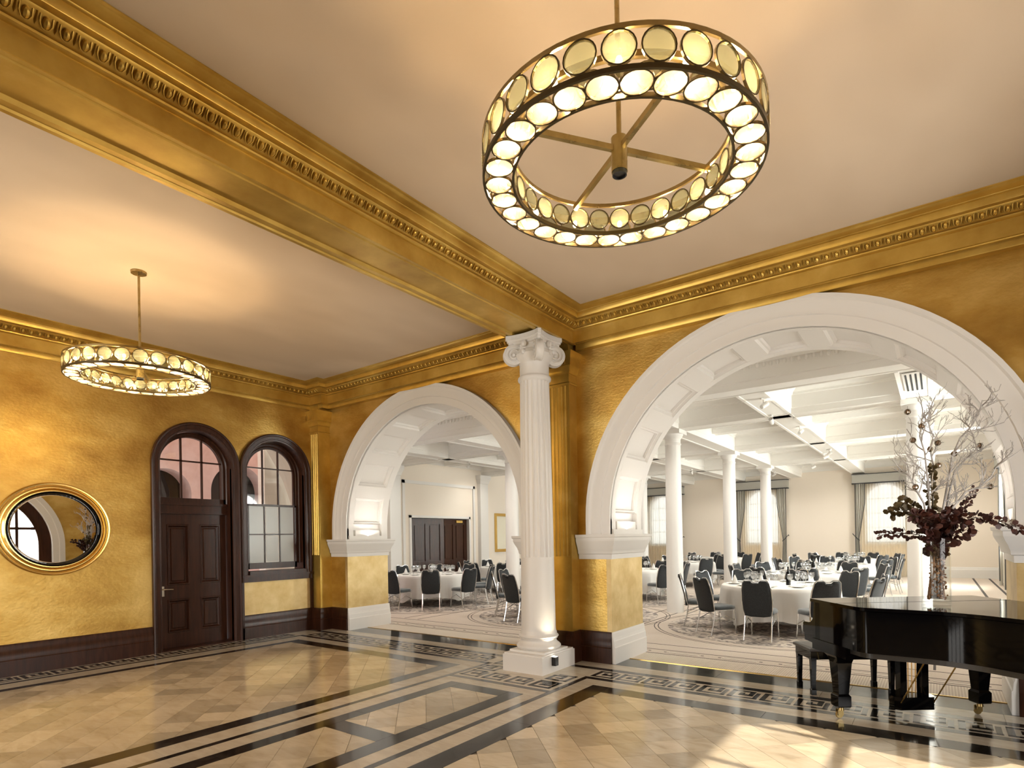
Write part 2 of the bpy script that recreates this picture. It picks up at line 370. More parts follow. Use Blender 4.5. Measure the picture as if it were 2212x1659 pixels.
# gilded beam between the two bays, with its soffit fillets
bx0, bx1 = -4.52, -3.95
prof = [(bx0, 4.33), (bx0+.035, 4.33), (bx0+.045, 4.345), (bx0+.06, 4.345), (bx0+.07, 4.335), (bx0+.12, 4.335), (bx0+.14, 4.36), (bx1-.14, 4.36), (bx1-.12, 4.335), (bx1-.07, 4.335), (bx1-.06, 4.345), (bx1-.045, 4.345), (bx1-.035, 4.33), (bx1, 4.33), (bx1, 4.70), (bx0, 4.70)]
beam = struct(MB().prism(prof, YB, 6.9, 'y').build('beam', 'gilt'))
tag(beam, 'gilded ceiling beam with fluted soffit running over the white fluted column', 'beam', kind='structure')
del beam['category']
# cornices (profile p outward, z up), lower band on the walls
COR = [(.003, 4.333), (.003, 4.485), (.012, 4.487), (.030, 4.498), (.034, 4.510), (.026, 4.516), (.040, 4.520), (.055, 4.528), (.120, 4.572), (.128, 4.582), (.150, 4.584), (.175, 4.586), (.178, 4.590),
       (.180, 4.648), (.192, 4.652), (.198, 4.660), (.215, 4.664), (.245, 4.674), (.268, 4.686), (.274, 4.690), (.292, 4.692), (.292, 4.702), (-.01, 4.702), (-.01, 4.333)]
LOW = [(-.18, 4.262), (-.085, 4.262), (-.080, 4.270), (-.080, 4.335), (-.066, 4.338), (-.06, 4.346), (-.035, 4.350), (-.03, 4.362), (0.0, 4.366), (0.0, 4.40), (-.18, 4.40)]
pr = [(bx1, YB), (bx1, 6.82), (XR-.18, 6.82), (XR-.18, YB)]
plf = [(XL+.095, YB), (XL+.095, 6.68), (-9.36, 6.68), (-9.36, 6.82), (bx0, 6.82), (bx0, YB)]
cor_r = struct(moulding(pr, COR).build('trim_1', 'gilt', smooth=True)); cor_l = struct(moulding(plf, COR).build('trim_2', 'gilt', smooth=True))
struct(moulding([(bx1, 6.82), (XR-.18, 6.82), (XR-.18, YB)], LOW).build('trim_3', 'gilt', smooth=True))
struct(moulding([(XL+.095, YB), (XL+.095, 6.68), (-9.36, 6.68), (-9.36, 6.82), (bx0, 6.82)], LOW).build('trim_4', 'gilt', smooth=True))
# frieze backing so that the cornice faces are solid down to the wall
fb = MB(); fb.box(bx1, XR, 6.82, 7.02, 4.36, 4.7); fb.box(XL, bx0, 6.82, 7.02, 4.36, 4.7); fb.box(XL, XL+.095, YB, 7.0, 4.36, 4.7); fb.box(XL, -9.36, 6.68, 7.0, 4.36, 4.7); fb.box(XR-.18, XR, YB, 6.9, 4.36, 4.7)
struct(fb.build('trim_5', 'gilt'))
for o, l in ((cor_r, 'gilded cornice with egg ornament round the bay of the big ring light'), (cor_l, 'gilded cornice with egg ornament round the bay beside the dark door')): o['label'] = l

# egg and dart units of the cornice
egg = MB(); egg.ball((0, 0.012, -.002), .0185, .024, .031, 8, 6)
egg.tube([(-.0275, .002, .030), (-.028, .014, -.005), (-.017, .014, -.030), (0, .012, -.038), (.017, .014, -.030), (.028, .014, -.005), (.0275, .002, .030)], .0045, 5)
for sx in (-1, 1):
    egg.add([(sx*.044-.004, .0, .032), (sx*.044+.004, .0, .032), (sx*.044, .012, .032), (sx*.044-.007, 0, -.020), (sx*.044+.007, 0, -.020), (sx*.044, .014, -.020), (sx*.044, .004, -.040)],
            [(0, 1, 4, 3), (1, 2, 5, 4), (2, 0, 3, 5), (3, 4, 6), (4, 5, 6), (5, 3, 6)])
egg_o = egg.build('egg', 'gilt', smooth=True); egg_me = egg_o.data; bpy.data.objects.remove(egg_o)
def eggs(parent, a, b, inward):
    """run of eggs from plan point a to b on the frieze line; inward = unit plan vector into the room"""
    a = Vector(a); b = Vector(b); L_ = (b-a).length; n = int(L_/.088); d = (b-a)/L_; pit = L_/n
    i3 = Vector((inward[0], inward[1], 0)); nrm = (i3*0.56 - Vector((0, 0, 0.83))).normalized(); x3 = Vector((d.x, d.y, 0)); up = x3.cross(nrm)
    if up.z < 0: x3 = -x3; up = x3.cross(nrm)
    for k in range(n):
        p = a+d*pit*(k+.5); q = Vector((p.x, p.y, 0))+i3*.088+Vector((0, 0, 4.549))
        X = Matrix(((x3.x, nrm.x, up.x, q.x), (x3.y, nrm.y, up.y, q.y), (x3.z, nrm.z, up.z, q.z), (0, 0, 0, 1)))
        share('egg', egg_me, parent, X)
eggs(cor_r, (bx1, 0.3), (bx1, 6.74), (1, 0)); eggs(cor_r, (bx1+.1, 6.82), (XR-.3, 6.82), (0, -1))
eggs(cor_l, (XL+.095, 0.6), (XL+.095, 6.6), (1, 0)); eggs(cor_l, (-9.26, 6.82), (bx0-.1, 6.82), (0, -1)); eggs(cor_l, (XL+.19, 6.68), (-9.36, 6.68), (0, -1))

# arches: moulded archivolt, coffered soffit, imposts, white plinth faces
ARN = ('left', 'right')
n_trim = 6
for ai, c in enumerate(ARX):
    mb = MB(); arch_sweep(mb, [(RI, 7.04), (RI, 6.975), (RI+.11, 6.965), (RI+.12, 6.950), (RI+.20, 6.945), (RI+.22, 6.930), (RI+.26, 6.925), (RI+.28, 6.905), (RO, 6.90), (RO, 7.04)], c, ZS, 1.735, 'y', 48)
    a = struct(mb.build(f'trim_{n_trim}', 'white', smooth=True)); n_trim += 1
    a['label'] = ('white moulded arch with coffered soffit before the dark double doors', 'white moulded arch with coffered soffit behind the grand piano')[ai]
    # soffit: edge ribs, cross ribs and panel mouldings
    for y0, y1 in ((7.0, 7.15), (7.85, 8.0)):
        m2 = MB(); arch_sweep(m2, [(RI, y0), (RI, y1), (RI+.075, y1), (RI+.075, y0)], c, ZS, 1.735, 'y', 48); m2.build('soffit_rib', 'white', a, smooth=True)
    N_ = 9
    for k in range(N_+1):
        t = PI*k/N_
        if k in (0, N_):
            z0, z1 = 1.735, ZS+.02; s_ = -1 if k == 0 else 1
            x0, x1 = sorted((c+s_*RI, c+s_*(RI+.075))); MB().box(x0, x1, 7.2, 7.8, z0, z1-.05).build('soffit_rib', 'white', a); continue
        X = Matrix.Translation((c, 0, ZS)) @ Matrix.Rotation(-(PI/2-t) if False else (t-PI/2)*1, 4, 'Y')
        MB().box(-.128, .128, 7.13, 7.87, RI-.002, RI+.09, X).build('soffit_rib', 'white', a)
    for k in range(N_):
        t0 = PI*k/N_+.060; t1 = PI*(k+1)/N_-.060; mb = MB(); st = 7
        if k == 0: t0 = .04
        if k == N_-1: t1 = PI-.04
        # a sloped moulding frame round the recessed panel
        def ring(r, gy, gt):
            return [(c-(r)*math.cos(t), y, ZS+r*math.sin(t)) for t, y in
                    [(t0-gt+(t1-t0+2*gt)*i/st, 7.15-gy) for i in range(st+1)] + [(t1+gt-(t1-t0+2*gt)*i/st, 7.85+gy) for i in range(st+1)]]
        R_ = [ring(RI+.004, -.002, -.001), ring(RI+.030, -.022, -.012), ring(RI+.034, -.045, -.022), ring(RI+.066, -.055, -.028)]
        nn = len(R_[0]); v = [p for r in R_ for p in r]; f = [(i*nn+j, i*nn+(j+1) % nn, (i+1)*nn+(j+1) % nn, (i+1)*nn+j) for i in range(3) for j in range(nn)]
        f += [(3*nn+i, 3*nn+i+1, 4*nn-2-i, 4*nn-1-i) for i in range(st)]
        mb.add(v, f).build('coffer', 'white', a)
    # imposts wrap the pier from the front into the passage
    IMP = [(0, 1.40), (.018, 1.40), (.020, 1.465), (.040, 1.475), (.046, 1.520), (.050, 1.525), (.060, 1.560), (.085, 1.610), (.096, 1.640), (.100, 1.650), (.100, 1.690), (.116, 1.700), (.120, 1.735), (0, 1.735)]
    for s_ in (-1, 1):
        xo = c+s_*(RO+.16); xi = c+s_*RI
        path = [(xo, 7.001), (xi+s_*.0, 7.001), (xi, 7.999), (xo, 7.999)]
        t = struct(moulding(path, IMP, side=-1 if s_ < 0 else 1).build(f'trim_{n_trim}', 'white', smooth=True)); n_trim += 1
        x0, x1 = sorted((xi+s_*.07, xi-s_*.035)); MB().box(x0, x1, 7.03, 7.97, 1.735, 1.80).build('plinth_block', 'white', t)
        # gilded pier face inside the passage and its white base
        x0, x1 = sorted((xi, xi+s_*.07)); struct(MB().box(x0, x1, 7.0, 8.0, 0.3, 1.41).build('wall_pier', 'gold_pale'))
        WB = [(0, 0), (.050, 0), (.050, .215), (.040, .225), (.034, .300), (.028, .310), (.020, .345), (.014, .400), (.010, .418), (0, .42)]
        struct(moulding([(xi, 6.985), (xi, 8.015)] if s_ < 0 else [(xi, 8.015), (xi, 6.985)], WB, side=-1).build('baseboard_pier', 'white'))

# mahogany baseboards
BB = [(0, 0), (.050, 0), (.050, .205), (.040, .215), (.040, .295), (.030, .310), (.026, .355), (.016, .385), (.014, .405), (.008, .418), (0, .42)]
def base(path, n): struct(moulding(path, BB).build(n, 'wood', smooth=True))
base([(XL, YB), (XL, 3.885)], 'baseboard_left')
base([(XL, 5.31), (XL, 6.74), (-9.56, 6.74), (-9.56, 7.0), (ARX[0]-RI-.0, 7.0)], 'baseboard_corner')
base([(ARX[0]+RI, 7.0), (-4.47, 7.0), (-4.47, 6.80), (-4.01, 6.80), (-4.01, 7.0), (ARX[1]-RI, 7.0)], 'baseboard_front')
base([(ARX[1]+RI, 7.0), (XR, 7.0), (XR, YB)], 'baseboard_right')

# fluted gilded pilasters on the front wall and in the corner
def fluted(x0, x1, y, n, face='y', depth=.018):
    """outline of a fluted face from x0 to x1 at y (outward is -y)"""
    w_ = (x1-x0); m_ = .022; p = (w_-2*m_)/n; pts = [(x0, y)]
    for k in range(n):
        a = x0+m_+p*k+p*.12; b = a+p*.76
        for i in range(6):
            t = PI*i/5; pts.append(((a+b)/2-(b-a)/2*math.cos(t), y+depth*math.sin(t)))
    pts.append((x1, y)); return pts
def pilaster(name, x0, x1, y, nfl, label, right_cap, left_cap=True):
    root = thing(name, label, 'pilaster', (0, 0, 0)); del root['category']; root['kind'] = 'structure'
    MB().box(x0, x1, y, 7.02, 0.0, 1.44).build('lower_shaft', 'gilt', root)
    MB().prism(fluted(x0, x1, y, nfl)+[(x1, 7.02), (x0, 7.02)], 1.44, 3.78, 'z').build('fluted_shaft', 'gilt', root)
    m_ = MB(); m_.box(x0, x1, y, 7.02, 3.78, 4.36)
    pth = [(x0, 7.0), (x0, y), (x1, y), (x1, 7.0)] if left_cap else [(x0, y), (x1, y), (x1, 7.0)]
    moulding(pth, [(0, 3.79), (.014, 3.79), (.020, 3.805), (.014, 3.82), (0, 3.825)], mb=m_)
    moulding(pth, [(0, 3.93), (.012, 3.935), (.030, 3.965), (.034, 4.0), (.060, 4.03), (.066, 4.10), (.070, 4.16), (.085, 4.18), (.090, 4.22), (0, 4.25)], mb=m_)
    for k in range(nfl):
        xx = x0+.03+(x1-x0-.06)*k/max(1, nfl-1); m_.box(xx-.012, xx+.012, y-.075, y-.05, 4.05, 4.15)
    m_.build('capital', 'gilt', root, smooth=True); return root
pilaster('pilaster', -4.47, -4.01, 6.80, 7, 'fluted gilded pilaster behind the white column', True)
pilaster('pilaster', XL, -9.56, 6.74, 4, 'fluted gilded pilaster in the corner beside the arched window', True, False)

# ---------------------------------------------------------------- foyer floor: tiles, bands, key pattern
fl_ = struct(MB().box(XL-.3, XR+.4, YB-.2, 7.0, -.12, -.006).box(-9.1, .6, 7.0, 7.43, -.12, -.006).build('floor', 'grout'))
fl_['label'] = 'polished marble floor laid diagonally with black bands and key borders'
def strip(x0, x1, y0, y1, m, name): MB().box(x0+.0015, x1-.0015, y0+.0015, y1-.0015, -.02, 0).build(name, m, fl_)
def run(x0, x1, y0, y1, m, name, step=1.45):
    if x1-x0 > y1-y0:
        n = max(1, round((x1-x0)/step))
        for k in range(n): strip(x0+(x1-x0)*k/n, x0+(x1-x0)*(k+1)/n, y0, y1, m, name)
    else:
        n = max(1, round((y1-y0)/step))
        for k in range(n): strip(x0, x1, y0+(y1-y0)*k/n, y0+(y1-y0)*(k+1)/n, m, name)
YF0 = -2.0
all_tiles = []
def tiles(x0, x1, y0, y1, s, ox=0.0, oy=0.0):
    h = s/math.sqrt(2)
    for i in range(-60, 60):
        for j in range(-60, 60):
            cx = ox+(i+j)*h; cy_ = oy+(i-j)*h
            if not (x0-h < cx < x1+h and y0-h < cy_ < y1+h): continue
            p = clip_rect([(cx, cy_-h), (cx+h, cy_), (cx, cy_+h), (cx-h, cy_)], x0, x1, y0, y1)
            if len(p) >= 3 and area(p) > .002: all_tiles.append((cx, cy_, shrink(p, .0022)))
tiles(-8.86, -5.43, YF0, 5.645, .275, -7.1, 3.0); tiles(-2.99, XR-.05, YF0, 5.645, .275, -1.2, 3.1)
cells = [(3.445+1.69*k, 4.92+1.69*k) for k in range(0, -4, -1)]
for a, b in cells: tiles(-4.55, -3.85, a, b, .275, -4.2, a+.15)
fwd2 = Vector((-math.sin(YAW), math.cos(YAW)))
def seen(cx, cy_):
    d = Vector((cx, cy_)); z = d.dot(fwd2); x = d.x*math.cos(YAW)+d.y*math.sin(YAW)
    return z > 3.9 and abs(x) < z*.93+.4
vis = [t for t in all_tiles if seen(t[0], t[1])]; rest = [t for t in all_tiles if not seen(t[0], t[1])]
vis.sort(key=lambda t: Vector((t[0], t[1])).length); rest += vis[298:]; vis = vis[:298]
for cx, cy_, p in vis: MB().prism(p, -.02, 0).build('tile', 'marble', fl_)
mb = MB()
for cx, cy_, p in rest: mb.prism(p, -.02, 0)
o = mb.build('tile_field', 'marble', fl_); o['kind'] = 'stuff'
# bands: left panel frame, centre ladder, right panel frame
bk = 'black_band'; cr = 'pale_strip'
run(-9.0, -8.86, YF0, 5.88, 'black_marble', bk); run(-8.86, -5.43, 5.645, 5.88, 'black_marble', bk); run(-5.43, -5.24, YF0, 5.88, 'black_marble', bk)
run(-3.213, -2.99, YF0, 5.88, 'black_marble', bk); run(-2.99, XR, 5.645, 5.88, 'black_marble', bk)
run(-9.3, -9.0, YF0, 6.11, 'marble_plain', cr); run(-9.38, -9.3, YF0, 6.21, 'black_marble', bk); run(-9.0, -5.24, 5.88, 6.11, 'marble_plain', cr); run(-9.3, -5.0, 6.11, 6.21, 'black_marble', bk)
run(-5.24, -5.0, YF0, 6.11, 'marble_plain', cr); run(-5.0, -4.93, YF0, 6.11, 'black_marble', bk)
run(-3.42, -3.213, YF0, 6.11, 'marble_plain', cr); run(-3.213, XR, 5.88, 6.11, 'marble_plain', cr); run(-3.49, -3.42, YF0, 6.21, 'black_marble', bk); run(-3.42, XR, 6.11, 6.21, 'black_marble', bk)
run(-4.93, -4.72, YF0, 5.13, 'marble_plain', cr); run(-3.66, -3.49, YF0, 5.13, 'marble_plain', cr)
run(-4.93, -3.49, 5.13, 5.32, 'marble_plain', cr); run(-4.93, -3.49, 5.32, 5.40, 'black_marble', bk)
run(-4.72, -4.55, YF0, 5.13, 'black_marble', bk); run(-3.85, -3.66, YF0, 5.13, 'black_marble', bk)
strip(-4.55, -3.85, 4.92, 5.13, 'black_marble', bk)
for a, b in cells: strip(-4.55, -3.85, a-.215, a, 'black_marble', bk)
# ground of the key border, outer line, pale strip, grey threshold
run(-9.78, -9.38, YF0, 6.21, 'marble_plain', cr); run(-9.78, -4.93, 6.21, 6.585, 'marble_plain', cr); run(-3.49, XR, 6.21, 6.585, 'marble_plain', cr); run(-4.93, -3.49, 5.40, 6.585, 'marble_plain', cr)
run(-9.56, -4.5, 6.585, 6.70, 'black_marble', bk); run(-3.98, XR, 6.585, 6.70, 'black_marble', bk)
run(-9.56, -4.5, 6.70, 6.96, 'marble_plain', cr); run(-4.5, -3.98, 6.585, 6.80, 'marble_plain', cr); run(-3.98, XR, 6.70, 6.96, 'marble_plain', cr)
for c in ARX: run(c-RI-.02, c+RI+.02, 6.96, 7.425, 'slate', 'threshold_slab')
def key_unit(sx=1, sy=1, w_=.32, h_=.375):
    t = .046; L_ = w_
    B_ = [(0, 0, .052, .30), (0, .248, .240, .30), (.188, .105, .240, .30), (.095, .105, .240, .157), (.095, .105, .147, .215), (0, 0, .30, .045)]
    mb = MB()
    for x0, y0, x1, y1 in B_:
        mb.box(x0*w_/.32+.01, x1*w_/.32+.01, y0*h_/.375+.035, y1*h_/.375+.035, -.01, .0008)
    mb.box(.262*w_/.32, .305*w_/.32, .035, .290*h_/.375, -.01, .0008)
    return mb
kb = key_unit().build('key_inlay', 'black_marble'); key_me = kb.data; bpy.data.objects.remove(kb)
def keys(x, y, ang, n, pitch=.325, mirror=False):
    X0 = Matrix.Translation((x, y, 0)) @ Matrix.Rotation(ang, 4, 'Z')
    for k in range(n): share('key_inlay', key_me, fl_, X0 @ Matrix.Translation((k*pitch, 0, 0)))
keys(-3.46, 6.21, 0, 16); keys(-9.3, 6.21, 0, 13); keys(-9.405, YF0+2.6, PI/2, 17)
keys(-4.90, 5.42, 0, 4, .35); keys(-3.51, 5.45, PI/2, 2, .36); keys(-4.57, 5.8, PI/2, 2, .36)

# ---------------------------------------------------------------- door and window in the left wall
def arched_casing(name, c, label, window):
    r = thing(name, label, 'window' if window else 'door'); del r['category']; r['kind'] = 'structure'
    mb = MB(); zb = 1.0 if window else 0.0
    arch_sweep(mb, [(.575, XL-.05), (.575, XL+.03), (.600, XL+.035), (.606, XL+.045), (.660, XL+.050), (.668, XL+.065), (.690, XL+.070), (.706, XL+.055), (.706, XL-.02)], c, 2.985, zb, 'x', 40)
    mb.build('casing', 'wood', r, smooth=True)
    mb = MB(); arch_sweep(mb, [(.50, XL-.26), (.50, XL-.19), (.52, XL-.17), (.56, XL-.17), (.578, XL-.15), (.578, XL-.26)], c, 2.97, 1.30 if window else 2.36, 'x', 36)
    mb.build('inner_frame', 'wood', r, smooth=True); return r
D = arched_casing('door_1', 4.595, 'dark mahogany arched door with a fanlight in the gilded wall', False)
W1 = arched_casing('window_1', 6.012, 'dark mahogany arched sash window beside the panelled door', True)
xd = XL-.20
def arched_panes(root, c, r, zs, zb, cols, rows, x, m, bar=.024):
    """glazing bars and one pane object for each light of an arch-headed sash"""
    cw = 2*r/cols; zt = zs+r; mb = MB()
    for k in range(1, cols):
        u = c-r+cw*k; mb.box(x-.018, x+.022, u-bar/2, u+bar/2, zb, zs+math.sqrt(max(0, r*r-(u-c)**2)))
    zr = [zb+(zs+.10-zb)*k/(rows-1) if rows > 1 else zb for k in range(rows)]
    for z in zr[1:]:
        hw = r if z < zs else math.sqrt(r*r-(z-zs)**2); mb.box(x-.018, x+.022, c-hw, c+hw, z-bar/2, z+bar/2)
    mb.build('glazing_bars', 'wood', root)
    zz = zr+[zt]
    for k in range(cols):
        for j in range(len(zz)-1):
            p = clip_rect([(c-r, zb), (c+r, zb), (c+r, zt), (c-r, zt)], c-r+cw*k+.004, c-r+cw*(k+1)-.004, zz[j]+.004, zz[j+1]-.004)
            if p: 
                q = []
                for i in range(len(p)):
                    a, b = p[i], p[(i+1) % len(p)]
                    q += [a]
                p = clip_arch([pp for pp in p], c, zs, r, 24) if zz[j+1] > zs else p
            if p and area(p) > .001: MB().prism(p, x-.003, x+.003, 'x').build('pane', m, root)
# leaf of the door
leaf = MB(); y0, y1, z0, z1 = 4.045, 5.145, .02, 2.19
leaf.box(xd-.05, xd-.012, y0, y1, z0, z1)
W_ = y1-y0; st = [(0, .125), (.47, .61), (.93, 1.0)]
U = [0, .13, .44, .60, .91, 1.0]
def yy(f): return y0+W_*f
for a, b in ((0, .13), (.44, .60), (.91, 1.0)): leaf.box(xd-.012, xd+.02, yy(a), yy(b), z0, z1)
for za, zb in ((z0, .26), (.80, 1.03), (2.02, z1)): leaf.box(xd-.012, xd+.02, yy(.13), yy(.44), za, zb); leaf.box(xd-.012, xd+.02, yy(.60), yy(.91), za, zb)
lf = leaf.build('door_leaf', 'wood', D)
for a, b in ((.13, .44), (.60, .91)):
    for za, zb in ((.26, .80), (1.03, 2.02)):
        m_ = MB(); q = [(yy(a), za), (yy(b), za), (yy(b), zb), (yy(a), zb)]
        v = []; 
        for g, dx in ((0, .020), (.006, .030), (.022, .030), (.030, .012), (.045, -.008), (.060, -.008), (.075, .004)):
            v += [(xd+dx, yy(a)+g, za+g), (xd+dx, yy(b)-g, za+g), (xd+dx, yy(b)-g, zb-g), (xd+dx, yy(a)+g, zb-g)]
        f = [(i*4+j, i*4+(j+1) % 4, (i+1)*4+(j+1) % 4, (i+1)*4+j) for i in range(6) for j in range(4)]+[(24, 25, 26, 27)]
        m_.add(v, f).build('panel', 'wood', lf)
h = MB(); h.box(xd+.02, xd+.032, 4.085, 4.135, .86, 1.02); h.tube([(xd+.03, 4.11, .97), (xd+.075, 4.11, .97), (xd+.08, 4.14, .972), (xd+.08, 4.25, .965)], .011, 8); h.build('lever_handle', 'chrome', lf, smooth=True)['label'] = 'chrome lever handle'
MB().box(xd-.05, xd+.05, 4.02, 5.17, 2.19, 2.36).box(xd, xd+.075, 4.02, 5.17, 2.335, 2.375).box(xd, xd+.065, 4.02, 5.17, 2.19, 2.215).box(xd-.05, xd+.03, 4.02, 5.17, 2.36, 2.455).build('transom', 'wood', D)
arched_panes(D, 4.595, .50, 2.97, 2.455, 3, 2, xd, 'pane')
MB().box(xd-.06, XL+.04, 4.02, 5.17, -.01, .018).build('door_sill', 'wood', D)
# sash window
s1 = MB(); c = 6.012
arch_sweep(s1, [(.465, xd-.02), (.465, xd+.02), (.505, xd+.02), (.505, xd-.02)], c, 2.97, 2.37, 'x', 30); s1.box(xd-.02, xd+.02, c-.50, c+.50, 2.37, 2.405)
up = s1.build('upper_sash', 'wood', W1); arched_panes(up, c, .465, 2.97, 2.405, 3, 2, xd, 'pane', .020)
s2 = MB(); x2 = xd+.035
for a, b in ((c-.50, c-.455), (c+.455, c+.50)): s2.box(x2-.02, x2+.02, a, b, 1.22, 2.40)
s2.box(x2-.02, x2+.02, c-.5, c+.5, 1.22, 1.33); s2.box(x2-.02, x2+.02, c-.5, c+.5, 2.365, 2.405)
for k in (1, 2):
    u = c-.455+.91*k/3; s2.box(x2-.015, x2+.015, u-.011, u+.011, 1.33, 2.37)
s2.box(x2-.015, x2+.015, c-.455, c+.455, 1.838, 1.860)
lo = s2.build('lower_sash', 'wood', W1)
for k in range(3):
    for a, b in ((1.33, 1.838), (1.86, 2.365)):
        u0_, u1_ = c-.455+.91*k/3+.012, c-.455+.91*(k+1)/3-.012; MB().box(x2-.004, x2+.004, u0_, u1_, a, b).build('pane', 'frosted', lo)
        if k == 1:
            e_ = MB()
            for q in ((u0_+.006, u0_+.018, a+.006, b-.006), (u1_-.018, u1_-.006, a+.006, b-.006), (u0_+.018, u1_-.018, a+.006, a+.018), (u0_+.018, u1_-.018, b-.018, b-.006)): e_.box(x2+.004, x2+.006, *q)
            e_.build('etched_border', 'white', lo)['label'] = 'white etched border on the middle pane'
sl = MB(); sl.box(XL-.25, XL+.06, c-.56, c+.56, 1.12, 1.19); sl.box(XL-.3, XL+.075, 5.31, 6.72, 1.085, 1.125); sl.box(XL, XL+.055, 5.31, 6.72, 1.0, 1.085); sl.build('window_sill', 'wood', W1)
ap = MB(); ap.box(XL, XL+.05, 5.28, 5.345, 0.0, 1.0); ap.box(XL, XL+.05, 6.68, 6.735, .42, 1.0); ap.build('apron_stile', 'wood', W1)
MB().box(XL, XL+.012, 5.345, 6.68, .42, 1.0).build('apron_panel', 'gold_pale', W1)['label'] = 'pale gilded panel below the sash window'

# pink courtyard wall outside these two windows
pw = struct(wall('wall_courtyard', 'x', -15.5, -16.0, -10, 22, 16.0, [('arch', 8.35, .75, 3.1, 1.9), ('arch', 6.5, .60, 3.0, 1.9), ('arch', 11.0, .8, 3.1, 1.9)], ['pink', 'dark_void'], reveal=lambda z: 0, z_base=-1.0, back_mi=1))
MB().box(-16.6, -16.4, -10, 22, -1, 9).build('back_of_arcade', 'dark_void', pw)
MB().box(-15.55, -15.4, -6, 16, 1.9, 2.2).build('string_course', 'pale_stone', pw)
mb = MB(); arch_sweep(mb, [(4.1, -13.0), (4.1, -12.2), (4.5, -12.2), (4.5, -13.0)], 4.4, 1.5, 0, 'x', 30); struct(mb.build('wall_courtyard_arch', 'pale_stone'))

# ---------------------------------------------------------------- arched window of the right wall (seen in the mirror, source of the sun)
W2 = thing('window_2', 'large arched window with heavy dark frame in the right wall', 'window'); del W2['category']; W2['kind'] = 'structure'
mb = MB(); arch_sweep(mb, [(1.80, XR+.02), (1.80, XR-.05), (1.95, XR-.06), (1.97, XR-.08), (2.10, XR-.09), (2.10, XR+.02)], 4.0, 1.73, 0.35, 'x', 40); mb.build('surround', 'white', W2, smooth=True)
mb = MB(); arch_sweep(mb, [(1.50, XR+.20), (1.50, XR+.12), (1.60, XR+.10), (1.80, XR+.08), (1.80, XR+.20)], 4.0, 1.73, 0.35, 'x', 40); mb.box(XR+.145, XR+.175, 2.2, 5.8, 2.195, 2.27); mb.box(XR+.10, XR+.22, 2.2, 5.8, .35, .55)
for u in (3.0, 4.0, 5.0): mb.box(XR+.13, XR+.18, u-.035, u+.035, .55, 3.2)
mb.build('frame', 'wood', W2)
MB().box(XR-.06, XR+.15, 2.1, 5.9, .30, .36).build('window_sill', 'white', W2)
for i, (a, b) in enumerate(((-8.6, -5.4),)):  # unseen window added to admit the foyer fill light
    W_b = thing(f'window_{3+i}', 'added window for fill light in the unseen wall behind', 'window'); del W_b['category']; W_b['kind'] = 'structure'
    mb = MB()
    for k in range(5): u = a+(b-a)*k/4; mb.box(u-.03, u+.03, YB-.2, YB-.12, .6, 3.8)
    for z in (.63, 2.2, 3.77): mb.box(a, b, YB-.2, YB-.12, z-.03, z+.03)
    mb.build('frame', 'wood', W_b)

struct(MB().box(XR+.45, XR+1.52, 1.4, 6.6, 4.0, 4.2).build('sun_cut_slab', 'pale_stone'))  # unseen slab added above the window to shorten the sun patch
struct(MB().box(XL-.35, XR+.45, YB-.3, 27.0, 4.86, 9.5).build('wall_sun_blocker', 'pale_stone'))  # solid box added over the roof to keep sun off the courtyard
